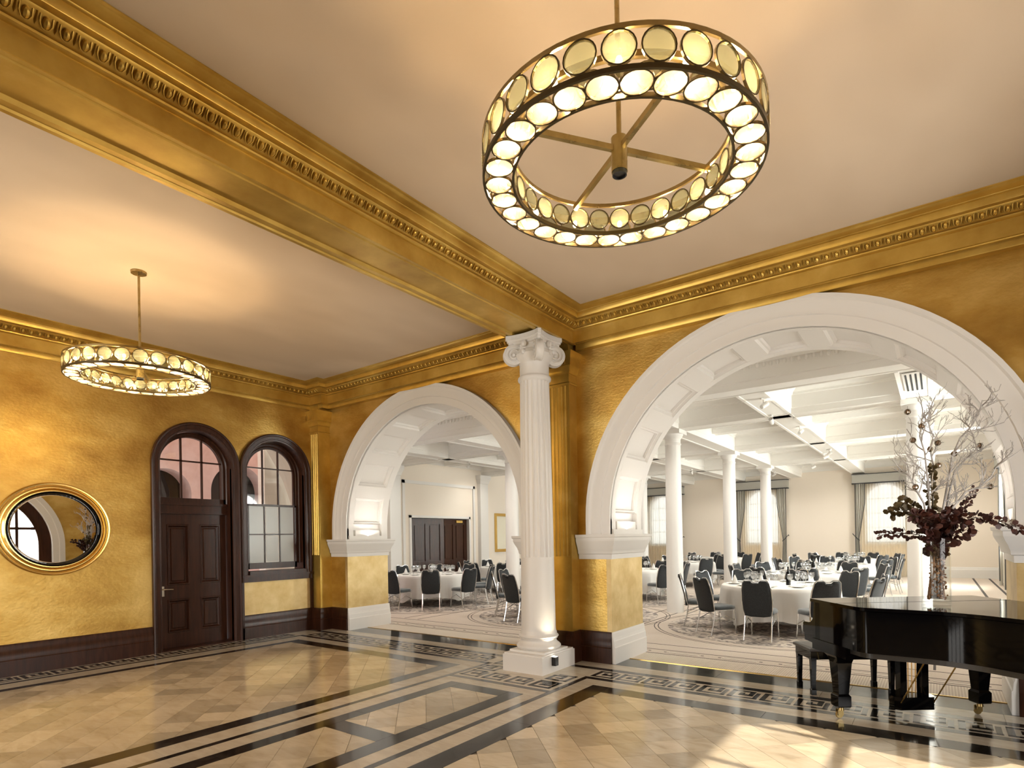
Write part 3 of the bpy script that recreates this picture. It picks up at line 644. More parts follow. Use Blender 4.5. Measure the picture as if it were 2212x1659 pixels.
# ================================================================ FURNISHINGS OF THE FOYER
# ---------------------------------------------------------------- white ionic column
def ionic_column():
    r = thing('ionic_column', 'white fluted ionic column with scrolled capital under the gilded beam', 'column', (-4.235, 6.30, 0)); r['kind'] = 'thing'
    mb = MB(); mb.box(-.305, .305, -.385, .40, 0, .215).box(-.29, .29, -.37, .385, .215, .235).box(-.27, .27, -.28, .28, .235, .262); mb.build('plinth', 'white', r)
    pr_ = [(0, .255), (.262, .255)] + [(.262+.030*math.sin(PI*i/8), .262+.075*i/8) for i in range(9)] + [(.250, .345), (.246, .352)] + [(.246-.014*math.sin(PI*i/6), .352+.045*i/6) for i in range(7)] + [(.250, .402)] + [(.243+.020*math.sin(PI*i/6), .405+.045*i/6) for i in range(7)] + [(.240, .455), (.240, .475), (.232, .490), (.2275, .515), (.2265, .55), (0, .55)]
    MB().lathe(pr_, 40).build('base_moulding', 'white', r, smooth=True)
    MB().lathe([(0, .55), (.2265, .55), (.222, 1.0), (.2175, 1.45), (0, 1.45)], 40).build('lower_shaft', 'white', r, smooth=True)
    # fluted shaft with entasis
    NF = 22; v = []; zs_ = [1.45, 1.47, 1.9, 2.4, 2.9, 3.35, 3.70, 3.735]; rad = [.2175, .2172, .2125, .207, .2015, .1965, .1925, .192]; sg = 7
    for z, R_ in zip(zs_, rad):
        dep = 0 if z in (1.45, 3.735) else .017*R_/.21
        for k in range(NF):
            for i in range(sg):
                t = i/sg; a = 2*PI*(k+t)/NF; g = 0 if t < .13 else math.sin(PI*(t-.13)/.87)
                rr = R_-dep*g; v.append((rr*math.cos(a), rr*math.sin(a), z))
    n = NF*sg; f = [(i*n+j, i*n+(j+1) % n, (i+1)*n+(j+1) % n, (i+1)*n+j) for i in range(len(zs_)-1) for j in range(n)]
    MB().add(v, f).build('fluted_shaft', 'white', r, smooth=True)
    cp = MB(); cp.lathe([(.192, 3.735), (.200, 3.74), (.215, 3.755), (.220, 3.775), (.215, 3.795), (.203, 3.805), (.196, 3.812), (.192, 3.83), (.192, 3.96), (.200, 3.975), (.235, 4.03), (.255, 4.08), (.235, 4.13), (.20, 4.15), (.20, 4.22), (0, 4.22)], 32)
    cap = cp.build('capital', 'white', r, smooth=True)
    # abacus: concave sides
    h = .275; pts = []
    for q in range(4):
        a0 = PI/4+q*PI/2; c0 = Vector((math.cos(a0), math.sin(a0)))*h*1.36; c1 = Vector((math.cos(a0+PI/2), math.sin(a0+PI/2)))*h*1.36
        tn = Vector((-math.sin(a0), math.cos(a0)))
        pts += [tuple(c0+tn*-.02), tuple(c0+tn*.02)]
        mid = (c0+c1)/2
        for i in range(1, 8):
            t = i/8; p = c0.lerp(c1, t); pts.append(tuple(p*(1-.13*math.sin(PI*t))))
    ab = MB()
    for (s_, za, zb) in ((.90, 4.215, 4.245), (.95, 4.245, 4.275), (1.0, 4.275, 4.332)): ab.prism([(x*s_, y*s_) for x, y in pts], za, zb)
    ab.build('abacus', 'white', cap)
    for q in range(4):
        a0 = PI/4+q*PI/2; X = Matrix.Rotation(a0, 4, 'Z') @ Matrix.Translation((.275, 0, 4.085)) @ Matrix.Rotation(PI/2, 4, 'X')
        m_ = MB(); m_.lathe([(0, -.030), (.045, -.028), (.060, -.034), (.110, -.046), (.128, -.050), (.134, -.044), (.128, -.030), (.120, 0), (.128, .030), (.134, .044), (.128, .050), (.110, .046), (.060, .034), (.045, .028), (0, .030)], 22, X)
        for sd in (-1, 1):
            sp = [((.118-.088*t/20)*math.cos(-t*.62+2.0)*1.0, (.118-.088*t/20)*math.sin(-t*.62+2.0), sd*(.052-.010*t/20)) for t in range(21)]
            m_.tube([X @ Vector(p) for p in sp], .0095, 5); m_.ball(tuple(X @ Vector((0, 0, sd*.04))), .024)
        m_.tube([Matrix.Rotation(a0, 4, 'Z') @ Vector(p) for p in ((.13, 0, 4.15), (.22, 0, 4.205), (.30, 0, 4.215))], [.05, .055, .045], 8)
        m_.build('volute', 'white', cap, smooth=True)
    for q in range(4):   # small central flower under each abacus side
        a0 = q*PI/2; m_ = MB(); m_.ball((.235*math.cos(a0), .235*math.sin(a0), 4.20), .040, .040, .045); m_.ball((.25*math.cos(a0), .25*math.sin(a0), 4.09), .030, .030, .036)
        m_.build('rosette', 'white', cap, smooth=True)
ionic_column()
u = thing('uplight', 'small black box uplight fixed on the white column plinth', 'uplight', (-3.90, 6.16, .10)); u2 = MB().box(-.028, .03, -.035, .035, -.01, .10)
u2.build('housing', 'black', u); MB().box(-.02, .022, -.026, .026, .095, .102).build('lens', 'downlight', u)
light('uplight_glow', 'SPOT', (-3.885, 6.16, .215), 14, (1, .85, .62), aim=(-.10, 0.0, 1), spot_size=1.5, spot_blend=1, shadow_soft_size=.02)

# ---------------------------------------------------------------- oval mirror
mi = thing('wall_mirror', 'oval mirror in a gilt and black frame on the gold wall', 'mirror', (XL, 2.672, 1.935)); R90 = Matrix.Rotation(PI/2, 4, 'Y')
RX = Matrix(((0, 0, 1, 0), (1, 0, 0, 0), (0, 1, 0, 0), (0, 0, 0, 1)))  # lathe z -> world x, x -> y, y -> z
def ov(prof): return MB().lathe(prof, 64, RX, sx=1.04, sy=1.0, closed=True)
ov([(.640, 0), (.640, .02), (.628, .035), (.610, .032), (.604, .022), (.590, .026), (.575, .042), (.562, .042), (.556, .030), (.545, .040), (.530, .055), (.517, .055), (.517, 0)]).build('gilt_frame', 'gold_metal', mi, smooth=True)
ov([(.518, .005), (.518, .045), (.506, .058), (.492, .050), (.482, .028), (.482, .005)]).build('black_liner', 'black_gloss', mi, smooth=True)['label'] = 'black inner ring of the frame'
gl = MB().lathe([(0, .020), (.462, .020), (.484, .013)], 64, RX, sx=1.04).build('looking_glass', 'mirror', mi)

# ---------------------------------------------------------------- ring chandeliers
def chandelier():
    r = thing('chandelier', 'large brass ring chandelier of round glass lenses nearest the camera, hung from the ceiling', 'chandelier', (-1.26, 2.67, 0))
    R0, R1, za, zb = .682, .535, 3.505, 3.668
    for R_, z in ((R0, za), (R0, zb), (R1, za), (R1, zb)):
        MB().lathe([(R_-.006, z-.010), (R_+.006, z-.010), (R_+.006, z+.010), (R_-.006, z+.010)], 72, closed=True).build('hoop', 'brass_dark' if z == za else 'brass', r, smooth=True)
    MB().lathe([(.604, 3.602), (.616, 3.602), (.616, 3.628), (.604, 3.628)], 72, closed=True).build('lamp_rail', 'brass', r, smooth=True)
    N_ = 28; rr = .0685
    def lens(m):
        g = MB().lathe([(0, .010), (.03, .008), (.055, .0045), (rr-.004, .0), (rr-.004, -.003), (.055, -.0055), (.03, -.008), (0, -.010)], 20); return g.build('glass_lens', m, None, smooth='all')
    def rim(): return MB().lathe([(rr-.004, -.0055), (rr+.002, -.0055), (rr+.002, .0055), (rr-.004, .0055)], 20, closed=True).build('rim', 'brass_dark', None)
    ls = lens('lens'); ll = lens('lens_low'); rm = rim(); meshes = (ls.data, ll.data, rm.data)
    for o in (ls, ll, rm): bpy.data.objects.remove(o)
    zc = (za+zb)/2
    for k in range(N_):
        a = 2*PI*k/N_; A = Matrix.Rotation(a, 4, 'Z'); B_ = Matrix.Rotation(a+PI/N_, 4, 'Z')
        for X, me in ((A @ Matrix.Translation((R0, 0, zc)) @ Matrix.Rotation(PI/2, 4, 'Y'), meshes[0]),
                      (A @ Matrix.Translation((R1, 0, zc)) @ Matrix.Rotation(PI/2, 4, 'Y') @ Matrix.Scale(.84, 4), meshes[0]),
                      (B_ @ Matrix.Translation(((R0+R1)/2, 0, za)), meshes[1])):
            g = share('glass_lens', me, r, X); share('rim', meshes[2], g, Matrix.Identity(4))
    bm_ = MB().ball((0, 0, .012), .014, .014, .022, 8, 6).build('bulb', 'bulb'); hm = MB().lathe([(0, -.03), (.012, -.03), (.012, -.004), (0, -.004)], 8).build('lamp_holder', 'brass')
    bme, hme = bm_.data, hm.data
    for o in (bm_, hm): bpy.data.objects.remove(o)
    for k in range(14):
        a = 2*PI*(k+.5)/14; X = Matrix.Rotation(a, 4, 'Z') @ Matrix.Translation((.61, 0, 3.605)) @ Matrix.Rotation(PI, 4, 'X')
        b = share('bulb', bme, r, X); share('lamp_holder', hme, b, Matrix.Identity(4))
    for k in range(4):
        X = Matrix.Rotation(math.radians(54.5+90*k), 4, 'Z'); MB().box(.03, .535, -.011, .011, 3.628, 3.656, X).build('arm', 'brass', r)
    MB().lathe([(0, 3.52), (.030, 3.52), (.033, 3.53), (.040, 3.53), (.040, 3.70), (.028, 3.705), (0, 3.705)], 24).build('hub', 'brass', r, smooth=True)
    MB().lathe([(0, 3.524), (.030, 3.524), (.030, 3.519), (0, 3.519)], 20).lathe([(.029, 3.512), (.036, 3.512), (.036, 3.54), (.029, 3.54)], 20, closed=True).build('downlight', 'black', r)
    MB().tube([(0, 0, 3.70), (0, 0, 4.68)], .0125, 10).build('rod', 'brass', r, smooth=True)
    MB().lathe([(0, 4.66), (.012, 4.66), (.012, 4.672), (.075, 4.676), (.078, 4.69), (.078, 4.699), (0, 4.699)], 28).build('canopy', 'brass', r, smooth=True)
    return r
ch1 = chandelier()
ch2 = dup(ch1, (-7.03, 2.70, 0), math.radians(5), 'brass ring chandelier of round glass lenses in the bay of the dark door, farther one', 'ring chandeliers of the foyer')
ch1['group'] = 'ring chandeliers of the foyer'
WARM = (1.0, 0.70, 0.38)
for cx, cyy in ((-1.26, 2.67), (-7.03, 2.70)):
    for k in range(14):
        a = 2*PI*(k+.5)/14; light('chandelier_bulb_light', 'POINT', (cx+.61*math.cos(a), cyy+.61*math.sin(a), 3.578), 9.8, WARM, shadow_soft_size=.02)

# ---------------------------------------------------------------- grand piano
# local frame: x along the keyboard from treble to bass, y towards the tail, origin under the treble end of the front lid edge
PZ = -math.degrees(0)
pa = math.radians(37.5); PO = Vector((-.985, 6.13, 0))
# x axis = (cos, sin), y axis (tail) = (sin, -cos)
PX = Matrix(((math.cos(pa), math.sin(pa), 0, 0), (math.sin(pa), -math.cos(pa), 0, 0), (0, 0, 1, 0), (0, 0, 0, 1)))
pn = thing('grand_piano', 'black lacquered grand piano with closed lid before the wide right arch', 'piano', tuple(PO))
def P(mb, name, m, par=None, smooth=False):
    mb.v = [tuple(PX @ Vector(p)) for p in mb.v]; mb.f = [q[::-1] for q in mb.f]; return mb.build(name, m, par or pn, smooth)
def cr_spline(pts, n=6):
    out = []
    for i in range(len(pts)-1):
        p0 = Vector(pts[max(i-1, 0)]); p1 = Vector(pts[i]); p2 = Vector(pts[i+1]); p3 = Vector(pts[min(i+2, len(pts)-1)])
        for k in range(n):
            t = k/n; out.append(tuple(.5*((2*p1)+(p2-p0)*t+(2*p0-5*p1+4*p2-p3)*t*t+(3*p1-p0-3*p2+p3)*t**3)))
    out.append(tuple(pts[-1])); return out
bent = cr_spline([(0.03, .66), (0.055, .735), (.13, .80), (.30, .93), (.46, 1.08), (.58, 1.28), (.66, 1.52), (.74, 1.76), (.90, 1.93), (1.08, 1.985), (1.28, 1.95), (1.45, 1.82), (1.52, 1.62)], 5)
body = [(0.03, .02), (0.03, .30)] + bent + [(1.53, 1.3), (1.53, .02)]
lidp = [(-.005, 0.0), (-.005, .35)] + [((x-.75)*1.022+.75-.012, (y-.9)*1.018+.9+.012) for x, y in bent] + [(1.565, 1.3), (1.565, 0.0)]
ZL = 1.08
m_ = MB(); m_.prism(body, .70, 1.045); P(m_, 'case', 'black_gloss', smooth=True)
m_ = MB(); m_.prism([p for p in lidp if True], 1.052, ZL); lid = P(m_, 'lid', 'black_gloss')
m_ = MB(); m_.box(-.004, 1.564, .418, .424, ZL-.001, ZL+.0012); P(m_, 'lid_joint', 'black', lid)
m_ = MB(); m_.box(.035, 1.525, -.165, .02, .655, .72); m_.box(.02, 1.54, -.02, .52, .60, .70); P(m_, 'keybed', 'black_gloss')
arm_prof = [(-.0, 1.045), (-.005, .97), (-.010, .92), (-.03, .875), (-.065, .845), (-.10, .838), (-.185, .835), (-.20, .82), (-.20, .735), (-.18, .725), (-.17, .66), (.10, .64), (.10, 1.045)]
for x0, x1 in ((.03, .085), (1.475, 1.53)):
    m_ = MB(); m_.prism(arm_prof, x0, x1, 'x'); P(m_, 'cheek', 'black_gloss')
m_ = MB(); m_.box(.085, 1.475, -.195, -.175, .71, .775); P(m_, 'key_slip', 'black_gloss')
m_ = MB(); m_.prism([(-.02, 1.045), (-.02, .96), (-.04, .87), (-.10, .82), (-.17, .80), (-.17, .78), (.0, .77), (.0, 1.045)], .085, 1.475, 'x'); P(m_, 'fallboard', 'black_gloss')
m_ = MB(); m_.prism([(x*.97+.03, y*.97+.02) for x, y in body], .655, .705); P(m_, 'soundboard_frame', 'black')
for bx_, by_ in ((.14, .235), (1.50-.05, .215)):
    m_ = MB(); X = Matrix.Translation((bx_, by_, 0))
    def tap(zs_, hs):
        v = [(sx*h, sy*h, z) for z, h in zip(zs_, hs) for sx, sy in ((-1, -1), (1, -1), (1, 1), (-1, 1))]; n = len(zs_)
        return v, [(i*4+j, i*4+(j+1) % 4, (i+1)*4+(j+1) % 4, (i+1)*4+j) for i in range(n-1) for j in range(4)] + [(3, 2, 1, 0), tuple(range(4*n-4, 4*n))]
    m_.add(*tap([.115, .125, .215, .225, .235, .52, .57, .60, .66], [.055, .060, .060, .052, .046, .066, .080, .105, .11]), X)
    lg = P(m_, 'leg', 'black_gloss')
    m_ = MB(); m_.lathe([(0, -.012), (.030, -.012), (.034, 0), (.030, .012), (0, .012)], 16, X @ Matrix.Translation((-.01, -.015, .034)) @ Matrix.Rotation(PI/2, 4, 'X')); m_.box(-.03, .02, -.035, -.028, .03, .085, X).box(-.03, .02, -.002, .005, .03, .085, X); m_.lathe([(0, .075), (.028, .08), (.02, .12), (0, .12)], 12, X)
    P(m_, 'caster', 'brass', lg, smooth=True)['label'] = 'brass caster'
m_ = MB(); X = Matrix.Translation((1.15, 1.62, 0)); m_.add(*tap([.115, .125, .215, .225, .235, .52, .57, .60, .66], [.055, .060, .060, .052, .046, .066, .080, .105, .11]), X); lg = P(m_, 'leg', 'black_gloss')
m_ = MB(); m_.lathe([(0, -.012), (.030, -.012), (.034, 0), (.030, .012), (0, .012)], 16, X @ Matrix.Translation((0, 0, .034)) @ Matrix.Rotation(PI/2, 4, 'X')); m_.lathe([(0, .06), (.028, .08), (.02, .12), (0, .12)], 12, X); P(m_, 'caster', 'brass', lg, smooth=True)['label'] = 'brass caster'
# pedal lyre
lx, ly = .80, .235
ly_ = MB(); ly_.prism([(lx-.19, ly-.035), (lx-.15, ly-.075), (lx+.15, ly-.075), (lx+.19, ly-.035), (lx+.19, ly+.035), (lx+.15, ly+.075), (lx-.15, ly+.075), (lx-.19, ly+.035)], .085, .20)
for s_ in (-1, 1): ly_.box(lx+s_*.10-.030, lx+s_*.10+.030, ly-.035, ly+.035, .20, .62)
ly_.box(lx-.13, lx+.13, ly-.025, ly+.025, .555, .585); ly_.box(lx-.16, lx+.16, ly-.05, ly+.05, .60, .66)
lyo = P(ly_, 'pedal_lyre', 'black_gloss')
for k in (-1, 0, 1):
    m_ = MB(); m_.box(lx+k*.075-.012, lx+k*.075+.012, ly-.20, ly-.07, .098, .108); m_.tube([(lx+k*.035, ly+.0, .19), (lx+k*.035, ly+.0, .66)], .004, 6); P(m_, 'pedal', 'gold_metal', lyo)
for s_ in (-1, 1):
    m_ = MB(); m_.tube([(lx+s_*.15, ly+.06, .14), (lx+s_*.15, ly+.42, .66)], .006, 6); P(m_, 'brace_rod', 'gold_metal', lyo)['label'] = 'brass brace rod'

# piano bench
bn = thing('piano_bench', 'black padded piano bench with square tapered legs beside the keyboard', 'bench', (-.83, 7.12, 0), math.radians(32))
MB().box(-.425, .425, -.195, .195, .375, .455).build('apron', 'black_gloss', bn)
mb = MB()
v = []
for z, g in ((.455, .0), (.465, -.014), (.488, -.012), (.500, .012), (.504, .04)): v += [(-.43+g, -.205+g, z), (.43-g, -.205+g, z), (.43-g, .205-g, z), (-.43+g, .205-g, z)]
mb.add(v, [(i*4+j, i*4+(j+1) % 4, (i+1)*4+(j+1) % 4, (i+1)*4+j) for i in range(4) for j in range(4)]+[(3, 2, 1, 0), (16, 17, 18, 19)]).build('cushion', 'leather', bn, smooth=True)
for sx in (-1, 1):
    for sy in (-1, 1): mb = MB(); mb.add(*tap([0, .055, .056, .065, .39], [.024, .024, .027, .019, .027]), Matrix.Translation((sx*.395, sy*.17, 0))); mb.build('leg', 'black_gloss', bn)

# ---------------------------------------------------------------- glass vase with branches on the lid
VX, VY, VZ = -.014, 6.10, ZL
va = thing('glass_vase', 'tall clear cylinder vase standing on the closed piano lid', 'vase', (VX, VY, VZ+.001))
MB().lathe([(0, 0), (.100, 0), (.104, .006), (.104, .56), (.100, .563), (.098, .56), (.098, .035), (0, .030)], 32).build('cylinder', 'vase_glass', va, smooth=True)
arr = thing('branch_arrangement', 'silver twigs and dark red eucalyptus in the tall glass vase', 'flower arrangement', (VX, VY, VZ+.04)); r_ = random.Random(3)
ca, sa = math.cos(YAW), math.sin(YAW)
def loc_(dx, dz, dy=0.0):  # dx to the right of the vase as one faces the arch, dy deeper
    return Vector((dx*ca-dy*sa, dx*sa+dy*ca, dz))
def grow(mb, p, d, L_, r, lev, rg):
    n = 4; pts = [p]; rs = [r]; dd = d.copy()
    for i in range(n):
        dd = (dd+Vector((rg.uniform(-.22, .22), rg.uniform(-.22, .22), rg.uniform(-.08, .26)))).normalized(); pts.append(pts[-1]+dd*L_/n); rs.append(max(.0021, r*(1-.5*(i+1)/n)))
    mb.tube(pts, rs, 5 if lev < 2 else 4, cap=False)
    if lev >= 3 or L_ < .03: return
    for i in range(1, n+1):
        for _ in range(2 if lev < 2 else 1):
            if rg.random() < .62:
                sd = (dd.cross(Vector((rg.uniform(-1, 1), rg.uniform(-1, 1), rg.uniform(-1, 1))))).normalized()
                grow(mb, pts[i], (dd*.75+sd*.75+Vector((0, 0, .15))).normalized(), L_*rg.uniform(.38, .58), rs[i]*.66, lev+1, rg)
# x to the right of the vase axis, z above the vase foot, dy deeper, all in metres
def sprig(x, z, dy=0.0): return loc_(x, z, dy)
limbs = [
 ([(-0.012, 0.007), (-0.020, 0.443), (-0.044, 0.799), (-0.059, 1.036), (-0.079, 1.254), (-0.119, 1.392), (-0.103, 1.531), (-0.051, 1.590)], .0, 7),
 ([(0.012, 0.007), (0.028, 0.403), (0.075, 0.759), (0.127, 0.997), (0.170, 1.214), (0.245, 1.373), (0.344, 1.471), (0.423, 1.590), (0.455, 1.701)], .05, 8),
 ([(0.028, 0.027), (0.075, 0.522), (0.138, 0.779), (0.237, 0.910), (0.344, 0.949), (0.435, 1.036), (0.487, 1.143)], -.08, 6),
 ([(0.020, 0.015), (0.067, 0.482), (0.146, 0.878), (0.218, 1.096), (0.344, 1.214), (0.463, 1.305)], .12, 6),
 ([(-0.028, 0.007), (-0.051, 0.522), (-0.107, 0.819), (-0.178, 0.937), (-0.241, 1.056), (-0.265, 1.155)], -.06, 5),
 ([(-0.020, 0.015), (-0.012, 0.561), (0.028, 0.918), (0.059, 1.115), (0.044, 1.293), (0.099, 1.432)], .16, 6)]
for li, (pts, dep, nb) in enumerate(limbs):
    mb = MB(); rg = random.Random(100+li); Q = [sprig(x, y, dep*i/len(pts)) for i, (x, y) in enumerate(pts)]; n = len(Q)
    mb.tube(Q, [.013*(1-.66*i/(n-1)) for i in range(n)], 6, cap=False)
    for i in range(3, n):
        d = (Q[i]-Q[i-1]).normalized()
        for _ in range(2):
            sd = d.cross(Vector((rg.uniform(-1, 1), rg.uniform(-1, 1), rg.uniform(-.3, .3)))).normalized()
            grow(mb, Q[i].lerp(Q[i-1], rg.random()), (d*.7+sd*.8).normalized(), rg.uniform(.12, .27), .0062, 1, rg)
    mb.build('branch', 'twig', arr)
def leafy(pts, dep, m, n, size, spread=1.0):
    mb = MB(); Q = [sprig(x, y, dep*i/max(1, len(pts)-1)) for i, (x, y) in enumerate(pts)]; S_ = cr_spline(Q, 6); S_ = [Vector(p) for p in S_]
    mb.tube(S_, .0028, 4, cap=False); L_ = len(S_)
    for k in range(n):
        t = (k+.5)/n*(L_-1); i = int(t); p = S_[i].lerp(S_[min(i+1, L_-1)], t-i); d = (S_[min(i+1, L_-1)]-S_[i]).normalized()
        for s_ in (0, 1, 2):
            a = k*2.4+s_*2*PI/3+r_.uniform(-.4, .4); u_ = d.cross(Vector((.1, .3, 1))).normalized(); w__ = d.cross(u_).normalized(); o_ = (u_*math.cos(a)+w__*math.sin(a)); ax = (o_+d*.5).normalized(); sz = size*r_.uniform(.75, 1.2)*(1-.25*k/n)
            nn_ = d.cross(ax).normalized()*math.cos(a*1.7)+d*math.sin(a*1.7)*.8; sd = ax.cross(nn_).normalized()
            c0 = p+ax*sz*r_.uniform(.1, .55); v = [c0, c0+ax*sz*.35+sd*sz*.42, c0+ax*sz*.8+sd*sz*.36, c0+ax*sz, c0+ax*sz*.8-sd*sz*.36, c0+ax*sz*.35-sd*sz*.42]
            mb.add(v, [(0, 1, 2, 3), (0, 3, 4, 5)])
    o = mb.build('leaf_spray', m, arr); o['kind'] = 'stuff'; return o
leafy([(-0.004, 0.364), (-0.028, 0.561), (-0.111, 0.648), (-0.229, 0.688), (-0.348, 0.712)], -.25, 'leaf', 38, 0.070)
leafy([(-0.004, 0.364), (-0.044, 0.601), (-0.150, 0.720), (-0.269, 0.767), (-0.340, 0.743)], .05, 'leaf_olive', 26, 0.064)
leafy([(-0.004, 0.403), (-0.051, 0.680), (-0.150, 0.799), (-0.226, 0.838)], .1, 'leaf_olive', 25, 0.064)
leafy([(-0.004, 0.364), (-0.032, 0.522), (-0.150, 0.561), (-0.269, 0.569), (-0.388, 0.553)], .15, 'leaf', 25, 0.048)
leafy([(0.004, 0.403), (-0.004, 0.720), (-0.020, 0.957), (0.004, 1.135)], .02, 'leaf_olive', 38, 0.048)
leafy([(-0.004, 0.364), (0.028, 0.621), (0.186, 0.688), (0.344, 0.688), (0.502, 0.648), (0.661, 0.577)], -.10, 'leaf', 46, 0.055)
leafy([(0.012, 0.364), (0.067, 0.561), (0.206, 0.633), (0.384, 0.648)], .20, 'leaf', 32, 0.057)
leafy([(0.012, 0.383), (0.087, 0.641), (0.245, 0.739), (0.344, 0.838), (0.423, 0.949)], .10, 'leaf', 36, 0.041)
leafy([(-0.004, 0.364), (0.047, 0.502), (0.107, 0.561), (0.154, 0.609)], -.18, 'leaf', 21, 0.068)
leafy([(-0.004, 0.364), (-0.059, 0.482), (-0.123, 0.561), (-0.162, 0.601)], -.18, 'leaf', 21, 0.068)
leafy([(-0.004, 0.364), (0.004, 0.522), (0.012, 0.641), (0.020, 0.739)], -.15, 'leaf', 25, 0.070)
leafy([(-0.004, 0.364), (-0.028, 0.561), (-0.075, 0.660), (-0.099, 0.739)], -.05, 'leaf', 25, 0.068)
leafy([(-0.004, 0.364), (0.047, 0.561), (0.115, 0.688), (0.178, 0.759)], .0, 'leaf', 25, 0.064)
mb = MB()
for k in range(420):
    a = r_.uniform(0, 2*PI); q = .062*math.sqrt(r_.random()); z = r_.uniform(.0, .54); q *= (1.15-.9*z)
    mb.ball((q*math.cos(a)+.01, q*math.sin(a), z+.01), r_.uniform(.006, .011), seg=5, rings=4)
for k in range(9):
    a = r_.uniform(0, 2*PI); mb.tube([(.06*math.cos(a), .06*math.sin(a), .0), (.03*math.cos(a+.6), .03*math.sin(a+.6), .3), (.05*math.cos(a+1), .05*math.sin(a+1), .56)], .007, 5)
o = mb.build('berry_filler', 'cone', arr); o['kind'] = 'stuff'
bd = thing('hanging_bauble', 'small smoky wire bauble hanging from the silver twigs above the piano', 'bauble', (0, 0, 0), 0, 'baubles hanging in the twigs')
mb = MB(); mb.ball((0, 0, 0), .021, seg=8, rings=6); mb.build('bead', 'bead', bd)
mb = MB()
for k in range(3): mb.lathe([(.0225, -.0015), (.0255, -.0015), (.0255, .0015), (.0225, .0015)], 12, Matrix.Rotation(k*PI/3, 4, 'Z') @ Matrix.Rotation(PI/2, 4, 'X'), closed=True)
mb.tube([(0, 0, .022), (0, 0, .05)], .001, 4); mb.build('wire_cage', 'brass_dark', bd)
BL = ['smoky bauble at the very top left of the silver twigs', 'second smoky bauble from the top, left of the twigs', 'third smoky bauble down the left side of the twigs', 'smoky bauble at mid height in the thick left twigs', 'smoky bauble high in the middle of the silver twigs', 'smoky bauble in the forks right of the middle', 'smoky bauble on the outermost right twig, under the arch',
      'smoky bauble low in the middle of the silver twigs', 'lowest smoky bauble on the left, over the brown leaves', 'smoky bauble at the tip of the rising right leaf spray']
sp_ = [(-0.206, 1.606, .02), (-0.103, 1.479, .0), (-0.158, 1.365, .03), (-0.051, 1.278, -.02), (0.107, 1.349, .1), (0.218, 1.246, .06), (0.487, 1.321, .12), (0.071, 1.147, .05), (-0.198, 0.957, -.05), (0.415, 0.949, -.07)]
for i, (x, y, d) in enumerate(sp_):
    p = sprig(x, y, d)+Vector((VX, VY, VZ+.04)); bl = BL[i]
    if i == 0: bd.location = p; bd['label'] = bl
    else: dup(bd, p, i*.7, bl)
# ================================================================ THE BANQUET HALL BEYOND THE ARCHES
HX0, HX1, HY0, HY1, HC = -13.6, 1.72, 8.0, 26.4, 4.55
fh = struct(MB().box(HX0, HX1, 7.43, HY1, -.1, 0).build('floor', 'carpet')); fh['label'] = 'beige patterned carpet of the banquet hall'
for c in ARX: struct(MB().box(c-RI, c+RI, 7.415, 7.44, -.01, .006).build('trim_threshold', 'gold_metal'))
cl = MB()
for y in (7.98, 8.26, 8.66): cl.box(HX0, HX1, y-.011, y+.011, 0, .0015)
for x in (-4.62, -5.05, -9.0, -9.4, -.05, -.45): cl.box(x-.014, x+.014, 8.75, HY1, 0, .0015)
for x in (1.0, 1.45): cl.box(x-.03, x+.03, 8.75, HY1, 0, .0015)
for y in (13.1, 13.5, 17.0, 17.4): cl.box(HX0, HX1, y-.014, y+.014, 0, .0014)
o = cl.build('carpet_line', 'carpet_dark', fh)
hx = MB()
for k in range(15):
    x = -9.2+k*.78
    for (a, b, c_, d_) in ((-.22, .22, -.045, -.033), (-.22, .22, .033, .045)): hx.box(x+a, x+b, 8.12+c_, 8.12+d_, 0, .0016)
    for s_ in (-1, 1):
        hx.box(x+s_*.27-.02, x+s_*.27+.02, 8.105, 8.135, 0, .0016)
hx.build('carpet_motif', 'carpet_dark', fh)['kind'] = 'stuff'
hl = MB()
for k in range(15):
    x = -9.2+k*.78; hl.box(x-.22, x+.22, 8.087, 8.153, 0, .0012)
hl.build('carpet_motif', 'carpet_light', fh)['kind'] = 'stuff'
rb = MB()
for k in range(420):
    x = -9.4+k*.0265
    if x < 1.2: rb.box(x, x+.009, 7.45, 7.955, 0, .003)
rb.build('carpet_rib', 'carpet_light', fh)['kind'] = 'stuff'

wall('wall_left', 'x', HX0, HX0-.3, HY0, HY1, HC, [('rect', 12.98, 15.80, 0.0, 2.42)], ['cream', 'white'], reveal=lambda z: 1)
WX = (-10.53, -6.07, -1.6); WY = (12.2, 17.0, 22.2)
wall('wall_far', 'y', HY1, HY1+.5, HX0, HX1, HC, [('arch', x, .66, 2.95, 1.28) for x in WX], ['cream', 'white'], reveal=lambda z: 1)
wall('wall_right', 'x', HX1, HX1+.5, HY0, HY1, HC, [('arch', y, .66, 2.95, 1.0) for y in WY], ['white', 'white'], reveal=lambda z: 1)
struct(MB().box(HX0-.3, HX1+.5, HY0, HY1+.5, HC, HC+.15).build('ceiling', 'hallceil'))
HB = [(0, 0), (.03, 0), (.03, .30), (.02, .33), (.012, .38), (0, .40)]
struct(moulding([(HX0, 12.90), (HX0, HY0)], HB, side=1).build('baseboard_left', 'white')); struct(moulding([(HX0, 15.88), (HX0, HY1), (HX1, HY1), (HX1, HY0)], HB).build('baseboard_far', 'white'))
